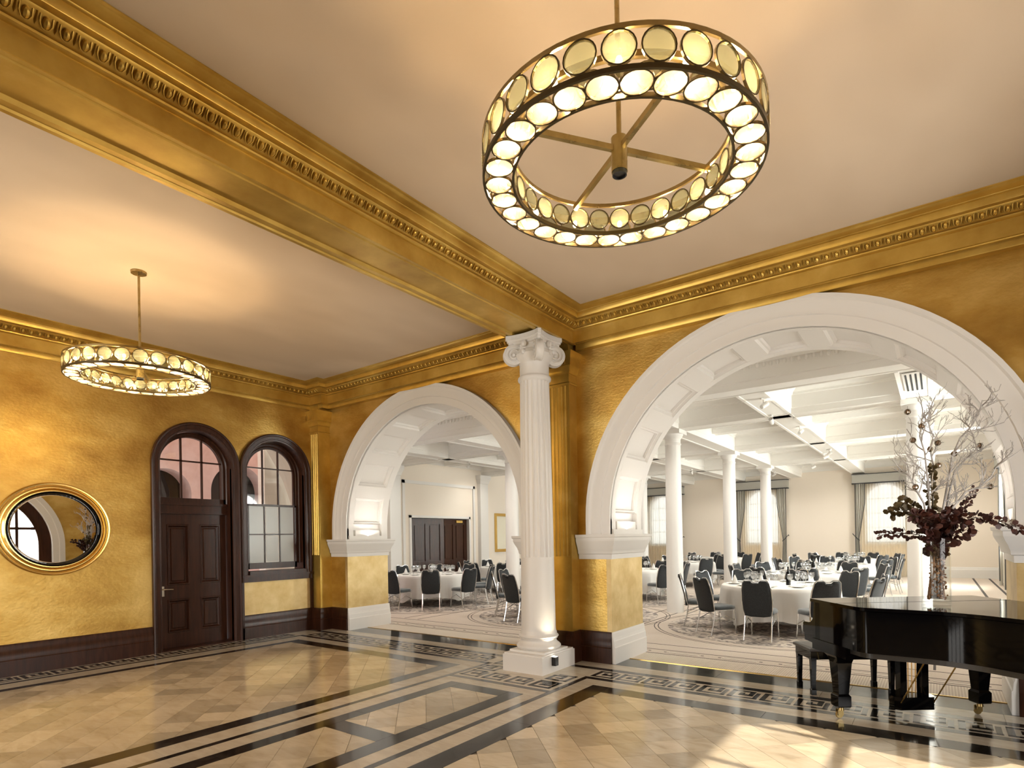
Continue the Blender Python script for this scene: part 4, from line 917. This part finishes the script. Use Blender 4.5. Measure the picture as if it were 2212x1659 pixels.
# beams
def hbeam(x0, x1, y0, y1, z=4.03, ornate=False):
    m_ = MB(); along_x = (x1-x0) > (y1-y0)
    a, b = (y0, y1) if along_x else (x0, x1)
    pr_ = [(a-.13, HC), (a-.13, HC-.035), (a-.10, HC-.06), (a-.045, HC-.11), (a-.04, HC-.15), (a-.015, HC-.16), (a-.015, z+.12), (a, z+.11), (a, z), (a+.05, z), (a+.06, z+.012), (b-.06, z+.012), (b-.05, z), (b, z), (b, z+.11), (b+.015, z+.12), (b+.015, HC-.16), (b+.04, HC-.15), (b+.045, HC-.11), (b+.10, HC-.06), (b+.13, HC-.035), (b+.13, HC)]
    m_.prism(pr_, x0 if along_x else y0, x1 if along_x else y1, 'x' if along_x else 'y'); return struct(m_.build('beam', 'hallceil'))
hb0 = hbeam(HX0, HX1, 9.66, 10.12)
m_ = MB()
for k in range(int((HX1-HX0)/.10)):
    x = HX0+.05+k*.10; m_.ball((x, 9.63, 4.36), .030, .018, .045, 6, 4)
m_.build('egg_band', 'hallceil', hb0, smooth=True)['kind'] = 'stuff'
for y in (12.28, 16.58, 20.88): hbeam(HX0, HX1, y, y+.44)
for y in (14.55, 18.85, 23.2): hbeam(HX0, HX1, y, y+.30, 4.22)
for x in (-9.2, -4.72, -.26): hbeam(x-.22, x+.22, 10.1, HY1)
for x in (-11.5, -6.96, -2.49): hbeam(x-.23, x+.23, 10.1, HY1)
# back of the arcade wall: white cornice
struct(moulding([(HX0, HY0), (HX1, HY0)], [(0, 4.2), (.03, 4.2), (.05, 4.3), (.12, 4.42), (.2, 4.5), (.22, HC), (0, HC)], side=1).build('trim_hall', 'hallceil'))
struct(moulding([(HX0, HY0), (HX0, HY1), (HX1, HY1), (HX1, HY0)], [(0, 4.22), (.03, 4.22), (.05, 4.3), (.10, 4.40), (.16, 4.47), (.18, HC), (0, HC)], side=-1).build('trim_hall', 'hallceil'))
# columns of the hall
pr_c = [(0, 0), (.185, 0), (.185, .02), (.182, 1.2), (.174, 2.6), (.166, 3.70), (.168, 3.705), (.180, 3.715), (.180, 3.735), (.168, 3.745), (.166, 3.83), (.175, 3.845), (.20, 3.88), (.222, 3.92), (.225, 3.94), (0, 3.94)]
CL = {(-9.2, 12.5): 'white hall column seen through the left arch', (-4.72, 12.5): 'smooth white hall column nearest the left edge of the wide right arch',
      (-.26, 12.5): 'thick smooth white hall column right behind the glass vase', (-4.72, 16.8): 'smooth white hall column behind the middle tables, second of its row',
      (-4.72, 21.1): 'farthest smooth white hall column of the row, before the middle window', (-9.2, 21.1): 'farthest white hall column just beside the right pier of the left group',
      (-9.2, 16.8): 'white hall column in the middle of the left row'}
CL[(-9.2, 21.1)] = 'slim far white hall column seen close to the gilded pier edge, before the leftmost far window'
hc = None
for (x, y), lab in CL.items():
    if (x, y) == (-9.2, 16.8): continue
    if hc is None:
        hc = thing('hall_column', lab, 'column', (x, y, 0), 0, 'white columns of the hall')
        MB().lathe(pr_c, 28).build('shaft', 'white', hc, smooth=True); MB().box(-.235, .235, -.235, .235, 3.94, 4.03).build('capital_slab', 'white', hc)
    else: dup(hc, (x, y, 0), 0, lab)
# ---- windows of the hall with sheers, drapes and pelmets
def hall_window(n, pos, ang, label_w, place, w_=.66, zb=1.28):
    X = Matrix.Translation(pos) @ Matrix.Rotation(ang, 4, 'Z')   # local: wall face y=0, outside +y, room -y
    r = thing(f'window_{n}', label_w, 'window'); del r['category']; r['kind'] = 'structure'; r.matrix_world = X
    mb = MB(); arch_sweep(mb, [(w_, .20), (w_, .12), (w_-.05, .12), (w_-.05, .20)], 0, 2.95, zb, 'y', 20); mb.box(-w_, w_, .12, .20, zb, zb+.06)
    mb.build('frame', 'white', r)
    for k in range(1, 4):
        z = zb+.04+(3.2-zb)*k/3.4; MB().box(-w_, w_, .14, .18, z-.014, z+.014).build('muntin', 'white', r)
    for x in (-w_/3, w_/3): MB().box(x-.012, x+.012, .14, .18, zb, 2.95+w_*.9).build('muntin', 'white', r)
    cols = 3
    for k in range(cols):
        for (a, b) in ((zb, 2.3), (2.3, 3.25)): x0 = -w_+2*w_*k/3; MB().box(x0+.015, x0+2*w_/3-.015, .155, .160, a+.015, b-.015).build('pane', 'pane', r)
    MB().box(-w_-.04, w_+.04, -.04, .2, zb-.05, zb).build('window_sill', 'white', r)
    # curtain set, a thing of its own
    ct = thing('curtains', f'grey drapes tied back over sheers at {place}', 'curtains', (0, 0, 0)); ct.matrix_world = X
    def cloth(x0f, x1f, z0, z1, yc, amp, waves, m, name, nz=12, nx=60):
        v = []
        for j in range(nz+1):
            z = z0+(z1-z0)*j/nz; a, b = x0f(z), x1f(z)
            for i in range(nx+1): t = i/nx; v.append((a+(b-a)*t, yc+amp*math.sin(2*PI*waves*t)+.3*amp*math.sin(2*PI*waves*2.3*t+1), z))
        f = [(j*(nx+1)+i, j*(nx+1)+i+1, (j+1)*(nx+1)+i+1, (j+1)*(nx+1)+i) for j in range(nz) for i in range(nx)]
        return MB().add(v, f).build(name, m, ct, smooth='all')
    W = .98
    cloth(lambda z: -.80, lambda z: .80, .02, 3.62, -.10, .022, 17, 'sheer', 'sheer', 2, 130)
    def inner(z):
        t = z/3.62; return .66 if z > 2.9 else (.88-(z-1.45)/1.45*.22 if z > 1.45 else .82+(.06*(z/1.45)))
    for s_ in (-1, 1):
        d = cloth(lambda z: s_*W, lambda z: s_*(inner(z)), .02, 3.62, -.17, .035, 4, 'drape', 'drape', 24, 34)
        me = MB().tube([(s_*(inner(z)-.008), -.20, z) for z in [3.6-.15*k for k in range(24)]], .013, 5).build('dark_edge', 'drape_trim', d)
        MB().tube([(s_*1.06, -.06, 1.62), (s_*1.08, -.20, 1.66), (s_*1.03, -.24, 1.60), (s_*.92, -.25, 1.47), (s_*.84, -.24, 1.40)], .014, 6).build('tieback', 'drape_trim', d)
        MB().tube([(s_*(W+.005), -.20, z) for z in (.03, 3.6)], .011, 5).build('dark_edge', 'drape_trim', d)
    pm = MB(); pm.box(-1.075, 1.075, -.28, 0, 3.62, 3.98); p_ = pm.build('pelmet', 'pelmet', ct)
    MB().box(-1.085, 1.085, -.29, 0, 3.60, 3.635).build('pelmet_edge', 'drape_trim', p_); MB().box(-1.085, 1.085, -.29, 0, 3.955, 3.985).build('pelmet_edge', 'drape_trim', p_)
hall_window(6, (WX[0], HY1, 0), 0, 'arched sash window in the far hall wall, left', 'the leftmost far window')
hall_window(7, (WX[1], HY1, 0), 0, 'arched sash window in the far hall wall, middle', 'the middle far window between white columns')
hall_window(8, (WX[2], HY1, 0), 0, 'arched sash window in the far hall wall, right', 'the far window left of the glass vase')
hall_window(9, (HX1, WY[2], 0), -PI/2, 'arched sash window in the right hall wall near the far corner', 'the right hall wall by the far corner', .66, 1.0)
hall_window(10, (HX1, WY[1], 0), -PI/2, 'arched sash window in the right hall wall', 'the middle of the right hall wall', .66, 1.0)
hall_window(11, (HX1, WY[0], 0), -PI/2, 'arched sash window in the right hall wall near the arcade', 'the right hall wall past the arch', .66, 1.0)

# ---- left hall wall: panelled recess, double doors, framed print, flat pilasters
for y0, y1 in ((12.0, 12.45), (16.35, 16.8), (9.3, 9.7), (20.8, 21.2)): 
    p_ = MB(); p_.box(HX0, HX0+.14, y0, y1, 0, 3.85); moulding([(HX0, y0), (HX0+.14, y0), (HX0+.14, y1), (HX0, y1)], [(0, 3.72), (.02, 3.73), (.04, 3.82), (.08, 3.9), (.09, 4.03), (0, 4.03)], side=-1, mb=p_); struct(p_.build('trim_pilaster', 'white'))
fr = MB(); arch = [(12.55, 0.42), (12.55, 3.75), (16.25, 3.75), (16.25, .42)]
for (a, b, c_, d_) in ((12.62, 12.72, .42, 3.62), (16.06, 16.16, .42, 3.62), (12.62, 16.16, 3.52, 3.62)): fr.box(HX0, HX0+.04, a, b, c_, d_)
fr.box(HX0, HX0+.05, 12.90, 12.98, 0, 2.5); fr.box(HX0, HX0+.05, 15.80, 15.88, 0, 2.5); fr.box(HX0, HX0+.05, 12.90, 15.88, 2.42, 2.5); struct(fr.build('trim_panel', 'white'))
def hall_door(y0, y1, ang, label):
    d = thing('double_door', label, 'door', (HX0-.10, y0 if ang < 0 else y1, 0)); w_ = abs(y1-y0); s_ = 1 if ang < 0 else -1
    d.name = 'door_2'; del d['category']; d['kind'] = 'structure'; d.rotation_euler = (0, 0, ang)
    lf = MB(); A = lambda f: s_*w_*f
    def bx(m_, x0, x1, a, b, z0, z1): a, b = sorted((A(a), A(b))); m_.box(x0, x1, a, b, z0, z1)
    bx(lf, -.04, 0, 0, 1, .01, 2.40)
    for a, b in ((0, .12), (.45, .55), (.88, 1)): bx(lf, 0, .025, a, b, .01, 2.40)
    for za, zb in ((.01, .25), (.80, 1.0), (2.22, 2.40)): bx(lf, 0, .024, .12, .88, za, zb)
    L_ = lf.build('door_leaf', 'wood', d)
    for a, b in ((.16, .41), (.59, .84)):
        for za, zb in ((.30, .75), (1.05, 2.17)): m_ = MB(); bx(m_, 0, .018, a, b, za, zb); m_.build('panel', 'wood', L_)
    return L_
l1 = hall_door(12.98, 14.39, math.radians(-9), 'left leaf of the dark panelled double doors'); l2 = hall_door(14.39, 15.80, math.radians(2), 'right leaf of the dark panelled double doors')
MB().box(.026, .07, -.62, -.28, 2.28, 2.36).build('door_closer', 'gold_metal', l2)['label'] = 'brass door closer'
struct(MB().box(HX0-.5, HX0-.3, 12.5, 16.3, 0, 3).build('wall_lobby', 'dark_void'))
pf = thing('framed_print', 'gold framed cream print on the left hall wall beside the column', 'picture', (HX0, 18.05, 1.93))
m_ = MB(); m_.box(0, .05, -.72, -.62, -.74, .74); m_.box(0, .05, .62, .72, -.74, .74); m_.box(0, .05, -.62, .62, -.74, -.63); m_.box(0, .05, -.62, .62, .63, .74); m_.build('frame', 'gold_metal', pf)
MB().box(0, .02, -.62, .62, -.63, .63).build('print', 'paper', pf)

# ---- ceiling lights, tracks and the air grille
dl = thing('downlight', 'small round recessed downlight glowing in the white hall ceiling', 'ceiling light', (0, 0, 0), 0, 'recessed downlights of the hall')
MB().lathe([(0, HC-.004), (.035, HC-.004), (.036, HC-.012), (.050, HC-.012), (.052, HC)], 12).build('trim_ring', 'white', dl); MB().lathe([(0, HC-.006), (.034, HC-.006)], 10).build('lamp', 'downlight', dl)
first = True
for x in (-12.4, -10.3, -8.1, -5.9, -3.6, -1.3, .9):
    for y in (11.2, 13.5, 15.7, 17.8, 19.9, 22.2, 24.6):
        if x < -9.5 and y > 19: continue
        if first: dl.location = (x, y, 0); first = False
        else: dup(dl, (x, y, 0))
        if y in (11.2, 15.7, 19.9, 24.6): light('downlight_beam', 'SPOT', (x, y, HC-.03), 92, (1, .94, .85), aim=(0, 0, -1), spot_size=2.2, spot_blend=.8, shadow_soft_size=.05)
def track_spot(on):
    r = thing('track_spotlight', 'x', 'spotlight'); MB().box(-.02, .02, -.07, .07, -.02, 0).tube([(0, 0, -.02), (0, 0, -.07)], .012, 6).build('bracket', 'white', r)
    MB().lathe([(0, -.06), (.035, -.06), (.045, 0), (.045, .09), (.038, .09), (.038, .03), (0, .03)], 14, Matrix.Translation((0, 0, -.12)) @ Matrix.Rotation(math.radians(60), 4, 'X')).build('head', 'white', r, smooth=True)
    if on: MB().lathe([(0, .085), (.037, .085)], 12, Matrix.Translation((0, 0, -.12)) @ Matrix.Rotation(math.radians(60), 4, 'X')).build('lamp', 'spot_on', r)
    return r
ts = track_spot(True); to = track_spot(False)
SPOTS = [(-2.38, 10.6, 1, 'lit white spotlight at the near end of the middle ceiling beam', 2.6), (-2.38, 13.9, 1, 'brightly lit white spotlight halfway along the middle ceiling beam', 2.9), (-2.6, 12.2, 0, 'unlit white spotlight between the two lit ones of the middle ceiling beam', 0),
         (-2.4, 18.2, 0, 'unlit white spotlight on the far part of the middle ceiling beam', 1), (-2.6, 19.0, 0, 'last unlit white spotlight on the far part of the middle ceiling beam', 2),
         (-11.4, 13.3, 0, 'white spotlight on the beam left of the dark double doors', 1), (-9.3, 15.2, 0, 'white spotlight on the beam right of the dark double doors', 2),
         (-6.96, 20.2, 0, 'white spotlight on the beam behind the nearest hall columns', 0), (-4.9, 23.2, 0, 'white spotlight hanging by the middle far window', 1), (-3.6, 23.35, 0, 'white spotlight on the cream wall between the two far windows', 2)]
u1 = u0 = True
for x, y, on, lab, rz in SPOTS:
    z = 4.035 if y != 23.35 else 4.22
    if on and u1: ts.location = (x, y, z); ts.rotation_euler = (0, 0, rz); ts['label'] = lab; ts['group'] = 'track spotlights of the hall'; u1 = False
    elif on: dup(ts, (x, y, z), rz, lab)
    elif u0: to.location = (x, y, z); to.rotation_euler = (0, 0, rz); to['label'] = lab; to['group'] = 'track spotlights of the hall'; u0 = False
    else: dup(to, (x, y, z), rz, lab)
for x, y in ((-2.4, 10.75), (-2.4, 14.05)): light('track_beam', 'SPOT', (x, y, 3.86), 60, (1, .82, .6), aim=(.3, .2, -1), spot_size=1.6, spot_blend=.7, shadow_soft_size=.04)
gr = thing('air_grille', 'slotted black and white air grille under the beam above the thick column', 'grille', (-.26, 10.95, 4.03))
gm = MB(); gm.box(-.135, .135, -.68, .68, -.012, 0); gm.build('plate', 'white', gr)
for k in range(4): MB().box(-.093+k*.062-.012, -.093+k*.062+.012, -.60, .60, -.016, -.011).build('slot', 'vent', gr)

# ---------------------------------------------------------------- chairs and tables
def make_chair():
    r = thing('banquet_chair', 'x', 'chair'); zt = .965
    # seat cushion
    n = 14; m_ = MB(); sec = []
    out = [(-.20, -.20), (.20, -.20), (.225, -.10), (.23, .12), (.20, .22), (.12, .245), (-.12, .245), (-.20, .22), (-.23, .12), (-.225, -.10)]
    v = []; 
    for z, s_ in ((.425, .90), (.430, .98), (.455, 1.0), (.480, .97), (.492, .86), (.497, .6)): v += [(x*s_, y*s_, z) for x, y in out]
    k = len(out); m_.add(v, [(i*k+j, i*k+(j+1) % k, (i+1)*k+(j+1) % k, (i+1)*k+j) for i in range(5) for j in range(k)]+[tuple(range(k))[::-1], tuple(range(5*k, 6*k))]); m_.build('seat', 'fabric_seat', r, smooth='all')
    # backrest: rounded shell with a hand hold notch in the top rail, leaning back
    def yb(z): return -.205-.13*(max(0, z-.42)/(zt-.42))**1.2
    poly = [(-.19, .395), (-.10, .380), (.10, .380), (.19, .395), (.215, .47), (.222, .62), (.215, .80), (.195, .93), (.165, .965), (.075, .968), (.060, .950), (.045, .935), (-.045, .935), (-.060, .950), (-.075, .968), (-.165, .965), (-.195, .93), (-.215, .80), (-.222, .62), (-.215, .47)]
    def shell(th0, th1, sc, name, m):
        m2 = MB(); P_ = [(x*sc, .67+(z-.67)*sc) for x, z in poly]; k = len(P_)
        cv = lambda x: .035*(1-(x/.22)**2)
        fr_ = [(x, yb(z)+th1-cv(x), z) for x, z in P_]; bk_ = [(x, yb(z)-th0-cv(x), z) for x, z in P_]
        inn = [(x*.82, yb(.67+(z-.67)*.86)+th1+.012-cv(x*.82), .67+(z-.67)*.86) for x, z in P_]; inb = [(x*.82, yb(.67+(z-.67)*.86)-th0-.008-cv(x*.82), .67+(z-.67)*.86) for x, z in P_]
        v = inb+bk_+fr_+inn; f = [(i*k+j, i*k+(j+1) % k, (i+1)*k+(j+1) % k, (i+1)*k+j) for i in range(3) for j in range(k)]
        # fill the two inner loops with horizontal strips mirrored left-right
        def fill(o):
            L_ = [o+i for i in range(1, 12)]; out_ = []
            right = [2, 3, 4, 5, 6, 7, 8, 9, 10, 11]; left = [1, 0, 19, 18, 17, 16, 15, 14, 13, 12]
            return [(o+right[i], o+right[i+1], o+left[i+1], o+left[i]) for i in range(9)]
        f += fill(3*k) + [q[::-1] for q in fill(0)]
        return m2.add(v, f).build(name, m, r, smooth='all')
    shell(.012, .016, .985, 'backrest', 'fabric')
    fm = MB()
    for s_ in (-1, 1): fm.tube([(s_*.19, -.02, .415), (s_*.205, -.20, .41), (s_*.222, yb(.5)-.004, .50), (s_*.230, yb(.65), .65), (s_*.222, yb(.82), .82), (s_*.200, yb(.94), .94), (s_*.165, yb(.972), .975), (s_*.08, yb(.972), .975), (s_*.04, yb(.95), .948), (0, yb(.95), .946)], .010, 6)
    fm.build('back_frame', 'chrome', r, smooth=True)
    sf = MB(); sf.tube([(-.205, -.19, .415), (-.205, .20, .415), (.205, .20, .415), (.205, -.19, .415), (-.205, -.19, .415)], .010, 5); sf.build('seat_frame', 'chrome', r, smooth=True)
    for s_ in (-1, 1):
        MB().tube([(s_*.205, -.19, .42), (s_*.207, -.22, .22), (s_*.210, -.275, .0)], .0115, 6).build('leg', 'chrome', r, smooth=True)
        MB().tube([(s_*.205, .19, .42), (s_*.207, .21, .22), (s_*.210, .235, .0)], .0115, 6).build('leg', 'chrome', r, smooth=True)
        MB().tube([(s_*.207, -.215, .24), (s_*.207, .0, .33), (s_*.207, .205, .24)], .007, 5).build('side_brace', 'chrome', r)
    return r
chair = make_chair(); chair_used = False
def put_chair(x, y, rz, label, group):
    global chair_used
    if not chair_used:
        chair.location = (x, y, 0); chair.rotation_euler = (0, 0, rz); chair['label'] = label; chair['group'] = group; chair_used = True; return chair
    return dup(chair, (x, y, 0), rz, label, group)
def tablecloth(seed):
    rg = random.Random(seed); R_ = .985; nth = 96; v = []; ph = [rg.uniform(0, 6.28) for _ in range(4)]; rows = [(0, 0), (.5, 0), (.93, 0), (.975, 0.004), (.99, .02)] + [(1, d) for d in (.08, .18, .30, .42, .54, 1.0)]
    def hem(t):
        c4 = max(0, math.cos(4*(t+ph[0]*.1)))**3; return .56+.13*c4+.02*math.sin(9*t+ph[1])
    v.append((0, 0, .792))
    for rr, d in rows[1:]:
        for k in range(nth):
            t = 2*PI*k/nth; h = hem(t); dd = d if d < .5 else (h if d == 1.0 else min(d, h*.97)); fold = (dd/.6)
            w2 = math.sin(13*t+ph[2])*.55+math.sin(21*t+ph[3])*.35+math.sin(34*t)*.2; q = R_*rr+(.062*fold*w2+.03*fold if rr == 1 else 0)
            v.append((q*math.cos(t), q*math.sin(t), .792-dd))
    n = len(rows)-1; f = [(0, 1+k, 1+(k+1) % nth) for k in range(nth)]
    f += [(1+i*nth+k, 1+(i+1)*nth+k, 1+(i+1)*nth+(k+1) % nth, 1+i*nth+(k+1) % nth) for i in range(n-1) for k in range(nth)]
    return MB().add(v, f)
wg = thing('wine_glass', 'x', 'glass'); MB().lathe([(0, .004), (.034, .003), (.034, 0), (.005, .006), (.0038, .10), (.012, .112), (.032, .135), (.040, .165), (.036, .215), (.0345, .215), (.038, .165), (.030, .138), (.010, .118), (0, .116)], 10).build('bowl', 'glassware', wg, smooth=True)
# a stemmed glass whose foot, stem and bowl are one piece
glass_me = kids(wg)[0].data; bpy.data.objects.remove(kids(wg)[0]); bpy.data.objects.remove(wg)
nap = MB(); nap.lathe([(0, .0), (.055, .0), (.060, .01), (.035, .09), (.008, .155), (0, .16)], 9, sy=.55)
nap_o = nap.build('n', 'napkin', smooth=True); nap_me = nap_o.data; bpy.data.objects.remove(nap_o)
pl_o = MB().lathe([(0, .004), (.07, .004), (.085, .010), (.128, .020), (.130, .023), (.085, .014), (.07, .008), (0, .008)], 20).build('n', 'china', smooth=True); plate_me = pl_o.data; bpy.data.objects.remove(pl_o)
bot = MB().lathe([(0, 0), (.037, 0), (.038, .01), (.038, .19), (.030, .225), (.014, .25), (.013, .31), (.015, .312), (.015, .325), (0, .325)], 14).build('n', 'black_gloss', smooth=True); bottle_me = bot.data; bpy.data.objects.remove(bot)
def single(name, me, loc, rz, label, cat, group):
    o = bpy.data.objects.new(name, me); C.objects.link(o); o.location = loc; o.rotation_euler = (0, 0, rz); return tag(o, label, cat, group)
TABLES = [((-2.32, 11.25), -90, 'table nearest the piano', 30), ((-10.9, 11.2), -48.5, 'table before the dark double doors', 27), ((-6.62, 11.0), -140, 'front table half hidden by the column pier', 8),
          ((-2.5, 15.0), -80, 'second table behind the one nearest the piano', 27), ((-6.95, 14.8), -66, 'table behind the nearest slim hall column', 14), ((-11.3, 15.2), -60, 'table below the gold framed print', 10),
          ((-2.4, 19.2), -74, 'third table of the row behind the piano', 16), ((-7.0, 19.5), -84, 'table under the middle far window', 16), ((-2.6, 23.2), -80, 'last table before the far right window', 12),
          ((-7.1, 23.5), -70, 'last table before the middle far window', 8), ((-11.2, 19.6), -60, 'far left table before the leftmost window', 6)]
def vpx(x, y, z):
    v_ = Vector((x, y, z-1.7)); z_ = v_.dot(_f); return 1106+1246.5*v_.dot(_r)/z_
def in_view(x, y, m=18):
    q = vpx(x, y, .7); return (838-m < q < 1124+m) or (1392-m < q < 2010+m)
POSN = {0: 'nearest the arches', 1: 'just right of the nearest seat', 2: 'right side towards the arches', 3: 'right side towards the windows', 4: 'far side, right of centre', 5: 'far side, in the middle', 6: 'far side, left of centre',
        7: 'left side towards the windows', 8: 'left side towards the arches', 9: 'just left of the nearest seat'}
SHORT = {0: 'table nearest the piano', 1: 'table before the double doors', 2: 'front table beside the column pier', 3: 'second table behind the piano', 4: 'table behind the slim column', 5: 'table below the framed print', 6: 'third table behind the piano', 7: 'table under the middle window', 8: 'last table before the right window', 9: 'last table before the middle window', 10: 'far left table'}
rt = thing('banquet_table', 'x', 'table'); MB().lathe([(0, .742), (.96, .742), (.965, .75), (.965, .782), (.96, .786), (0, .786)], 40).build('tabletop', 'cone', rt)
for a in range(4): MB().tube([(.62*math.cos(PI/4+a*PI/2), .62*math.sin(PI/4+a*PI/2), z) for z in (0, .742)], .016, 8).build('leg', 'chrome', rt)
for ti, ((tx, ty), a0, lab, ng) in enumerate(TABLES):
    if ti == 0: rt.location = (tx, ty, 0); rt['label'] = f'round banquet table under a cloth, the {SHORT[0]}'; rt['group'] = 'round banquet tables'
    else: dup(rt, (tx, ty, 0), ti*.3, f'round banquet table under a cloth, the {SHORT[ti]}', 'round banquet tables')
    c_ = tablecloth(ti).build('tablecloth', 'cloth', smooth='all'); c_.location = (tx, ty, 0); tag(c_, f'long white tablecloth draped over the {SHORT[ti]}', 'tablecloth', 'white tablecloths')
    if ti in (0, 1, 2, 3, 4, 5):
        g = MB().lathe([(0, .001), (1.95, .001), (1.95, 0)], 48).build('carpet_medallion', 'medallion', fh); g.location = (tx, ty, 0.0008)
        g = MB().lathe([(2.12, 0), (2.12, .0016), (2.135, .0016), (2.135, 0)], 64).lathe([(2.19, 0), (2.19, .0016), (2.205, .0016), (2.205, 0)], 64).build('carpet_ring', 'carpet_dark', fh); g.location = (tx, ty, 0)
    for k in range(10):
        a = math.radians(a0+36*k); jx = rnd.uniform(-.03, .03); rr = 1.33+rnd.uniform(-.03, .05); x, y = tx+rr*math.cos(a), ty+rr*math.sin(a)
        if in_view(x, y): put_chair(x, y, a+PI/2+jx, f'banquet chair at the {SHORT[ti]}, {POSN[k]}', f'banquet chairs at the {SHORT[ti]}')
    nn = 0
    for k in range(10):
        a = math.radians(a0+36*k); x, y = tx+.74*math.cos(a), ty+.74*math.sin(a)
        if in_view(x, y, 0): single('dinner_plate', plate_me, (x, y, .793), 0, f'white dinner plate laid on the {SHORT[ti]}', 'plate', f'plates on the {SHORT[ti]}')
        if in_view(x, y, 0) and k % 2 == 0 and ti < 8: single('napkin', nap_me, (x, y, .802), a, f'folded white napkin standing on the {SHORT[ti]}', 'napkin', f'napkins on the {SHORT[ti]}')
        for dr, da in ((.56, .12), (.52, -.10), (.44, .02)):
            gx, gy = tx+dr*math.cos(a+da), ty+dr*math.sin(a+da)
            if nn < ng and in_view(gx, gy, 0): single('wine_glass', glass_me, (gx, gy, .793), 0, f'stemmed wine glass on the {SHORT[ti]}', 'glass', f'wine glasses on the {SHORT[ti]}'); nn += 1
    if ti in (0, 3, 6): single('wine_bottle', bottle_me, (tx+.18, ty-.12, .793), 0, f'dark wine bottle among the glasses of the {SHORT[ti]}', 'bottle', 'wine bottles on the tables')
